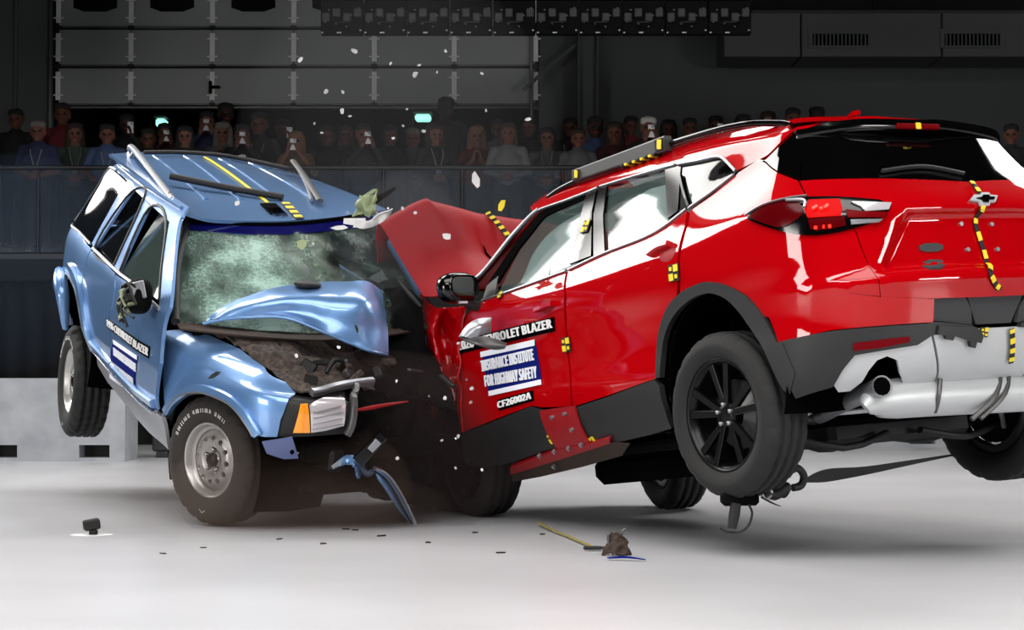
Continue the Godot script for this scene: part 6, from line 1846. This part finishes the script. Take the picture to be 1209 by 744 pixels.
	part(l, "prong", tube(V([-.03, .05, 0, -.035, .09, .0, -.02, .105, .01]), .008, 6, 3), mats.steel)
	part(l, "prong", tube(V([.02, .07, 0, .03, .11, .0, .045, .12, .0]), .008, 6, 3), mats.steel)
	l = loose("blue_scrap", "thin dark blue scrap on the floor beneath the crumpled grey bracket", "fragment", V([.505, .004, -8.356])[0])
	part(l, "scrap", grid([V([-.08, .004, -.03, 0, .012, -.01, .08, .003, .02]), V([-.07, .004, .0, .01, .008, .02, .09, .002, .04])], 4, .004), mats.sign_blue)
	l = loose("yellow_strap", "thin yellow strap with a dark buckle running across the floor under the red car", "strap", Vector3.ZERO)
	part(l, "webbing", tube(V([.146, .02, -10.227, .212, .012, -9.828, .274, .012, -9.522, .331, .012, -9.188, .375, .014, -8.942]), .009, 6, 4, .35), mat("strap_yellow", Color(.62, .55, .12), .7))
	part(l, "buckle", block(Vector3(.09, .016, .04), .006), mats.tape_black, Transform3D(Basis(Vector3.UP, -.1), V([.381, .014, -8.813])[0]))
	part(l, "buckle_tongue", block(Vector3(.05, .012, .02), .004), mats.steel_dark, Transform3D(Basis(), V([.425, .014, -8.813])[0]))
	var bits := V([-.891, .006, -10.007, -.837, .006, -9.953, -.928, .006, -9.163, -.057, .005, -8.699, -1.616, .004, -8.669, -1.48, .004, -8.963, -.671, .006, -9.591, -.198, .006, -9.795, 2.188, .006, -14.045, .156, .005, -9.703, -1.171, .004, -9.418, -.416, .004, -9.231])
	for i in bits.size():
		var m := part(self, "floor_chip", chip(Vector3(.05, .03, .01), 120 + i), mats.tape_black if i % 3 else mats.debris_dark, Transform3D(Basis(Vector3(1, 0, 0), -PI / 2) * Basis(Vector3(0, 0, 1), rng.randf() * TAU), bits[i]))
		tag(m, floor_names[i], "chip", "dark chips on the floor")
	# the tow gear under the red car's near rear wheel
	l = loose("tow_strap", "black webbing tow strap slung from under the near rear wheel to the far one", "strap", Vector3.ZERO)
	part(l, "webbing", grid([V([1.293, .328, -8.55, 1.348, .353, -8.6, 1.462, .39, -8.7, 1.677, .392, -8.9, 1.922, .411, -9.1, 2.201, .435, -9.3]), V([1.293, .325, -8.55, 1.347, .333, -8.6, 1.462, .331, -8.7, 1.677, .352, -8.9, 1.922, .386, -9.1, 2.2, .427, -9.3])], 5, .006), mats.tape_black)
	part(l, "strap_loop", tube(V([1.263, .393, -8.5, 1.301, .405, -8.5, 1.331, .369, -8.52, 1.319, .326, -8.52, 1.278, .316, -8.5]), .018, 8, 4), mats.tape_black)
	part(l, "ring", tube(V([1.229, .333, -8.48, 1.255, .31, -8.48, 1.236, .279, -8.48, 1.209, .294, -8.48, 1.229, .333, -8.48]), .009, 8, 4), mats.steel_dark)
	part(l, "hook", tube(V([1.261, .324, -8.49, 1.232, .31, -8.48, 1.189, .287, -8.47, 1.157, .296, -8.46, 1.149, .273, -8.46]), [.02, .03, .028, .02, .012], 8, 3), mats.tape_black)
	part(l, "shackle", tube(V([1.14, .304, -8.45, 1.163, .319, -8.45, 1.174, .289, -8.45, 1.147, .269, -8.45, 1.132, .289, -8.45]), .008, 8, 4), mats.satin)
	part(l, "loose_end", tube(V([1.128, .277, -8.45, 1.178, .25, -8.45, 1.215, .236, -8.44]), [.012, .010, .004], 6, 4, .5), mats.tape_black)
	l = loose("tow_bracket", "black bracket with a hanging probe and cable loop under the near rear wheel", "bracket", Vector3.ZERO)
	part(l, "bracket_box", block(Vector3(.17, .06, .10), .015), mats.debris_black, Transform3D(Basis(Vector3(0, 0, 1), .02), V([1.035, .266, -8.5])[0]))
	part(l, "probe", tube(V([1.013, .25, -8.45, 1.005, .197, -8.45, .994, .136, -8.45]), [.024, .026, .020], 10, 2), mats.tape_black)
	part(l, "cable", tube(V([1.071, .243, -8.45, 1.086, .204, -8.45, 1.07, .151, -8.45, 1.032, .12, -8.45, .978, .12, -8.45, .94, .136, -8.45]), .006, 6, 5), mats.tape_black)
	# dust hanging round the crash
	for q in [[V([-1.183, .225, -10.05]), Vector3(1.3, .8, .6), Color(.62, .53, .48), .75, "brown dust blown round the blue front wheel"], [V([-1.516, .115, -10]), Vector3(2.4, .5, .9), Color(.62, .55, .5), .22, "thin brown dust low over the floor at the blue car"], [V([-.722, .42, -10.3]), Vector3(1.6, 1.1, .7), Color(.42, .36, .36), .7, "dark dust between the crushed fronts"], [V([-.623, 1.39, -11]), Vector3(.8, 1.3, .6), Color(.5, .5, .52), .5, "grey smoke beside the folded blue bonnet"], [V([-.767, 2.321, -12.5]), Vector3(2.2, 2.6, 1.6), Color(.6, .6, .62), .045, "thin smoke rising in front of the garage door"], [V([-3.592, 1.638, -13.5]), Vector3(1.6, 1.6, 1.2), Color(.45, .55, .68), .06, "thin bluish mist behind the blue tail"]]:
		var f := FogVolume.new()
		f.name = numbered("dust_cloud")
		f.shape = RenderingServer.FOG_VOLUME_SHAPE_ELLIPSOID
		f.size = q[1]
		var fm := FogMaterial.new()
		fm.resource_name = "dust_haze"
		fm.density = q[3]
		fm.albedo = q[2]
		f.material = fm
		f.position = q[0][0]
		add_child(f)
		tag(f, q[4], "dust", "", "stuff")
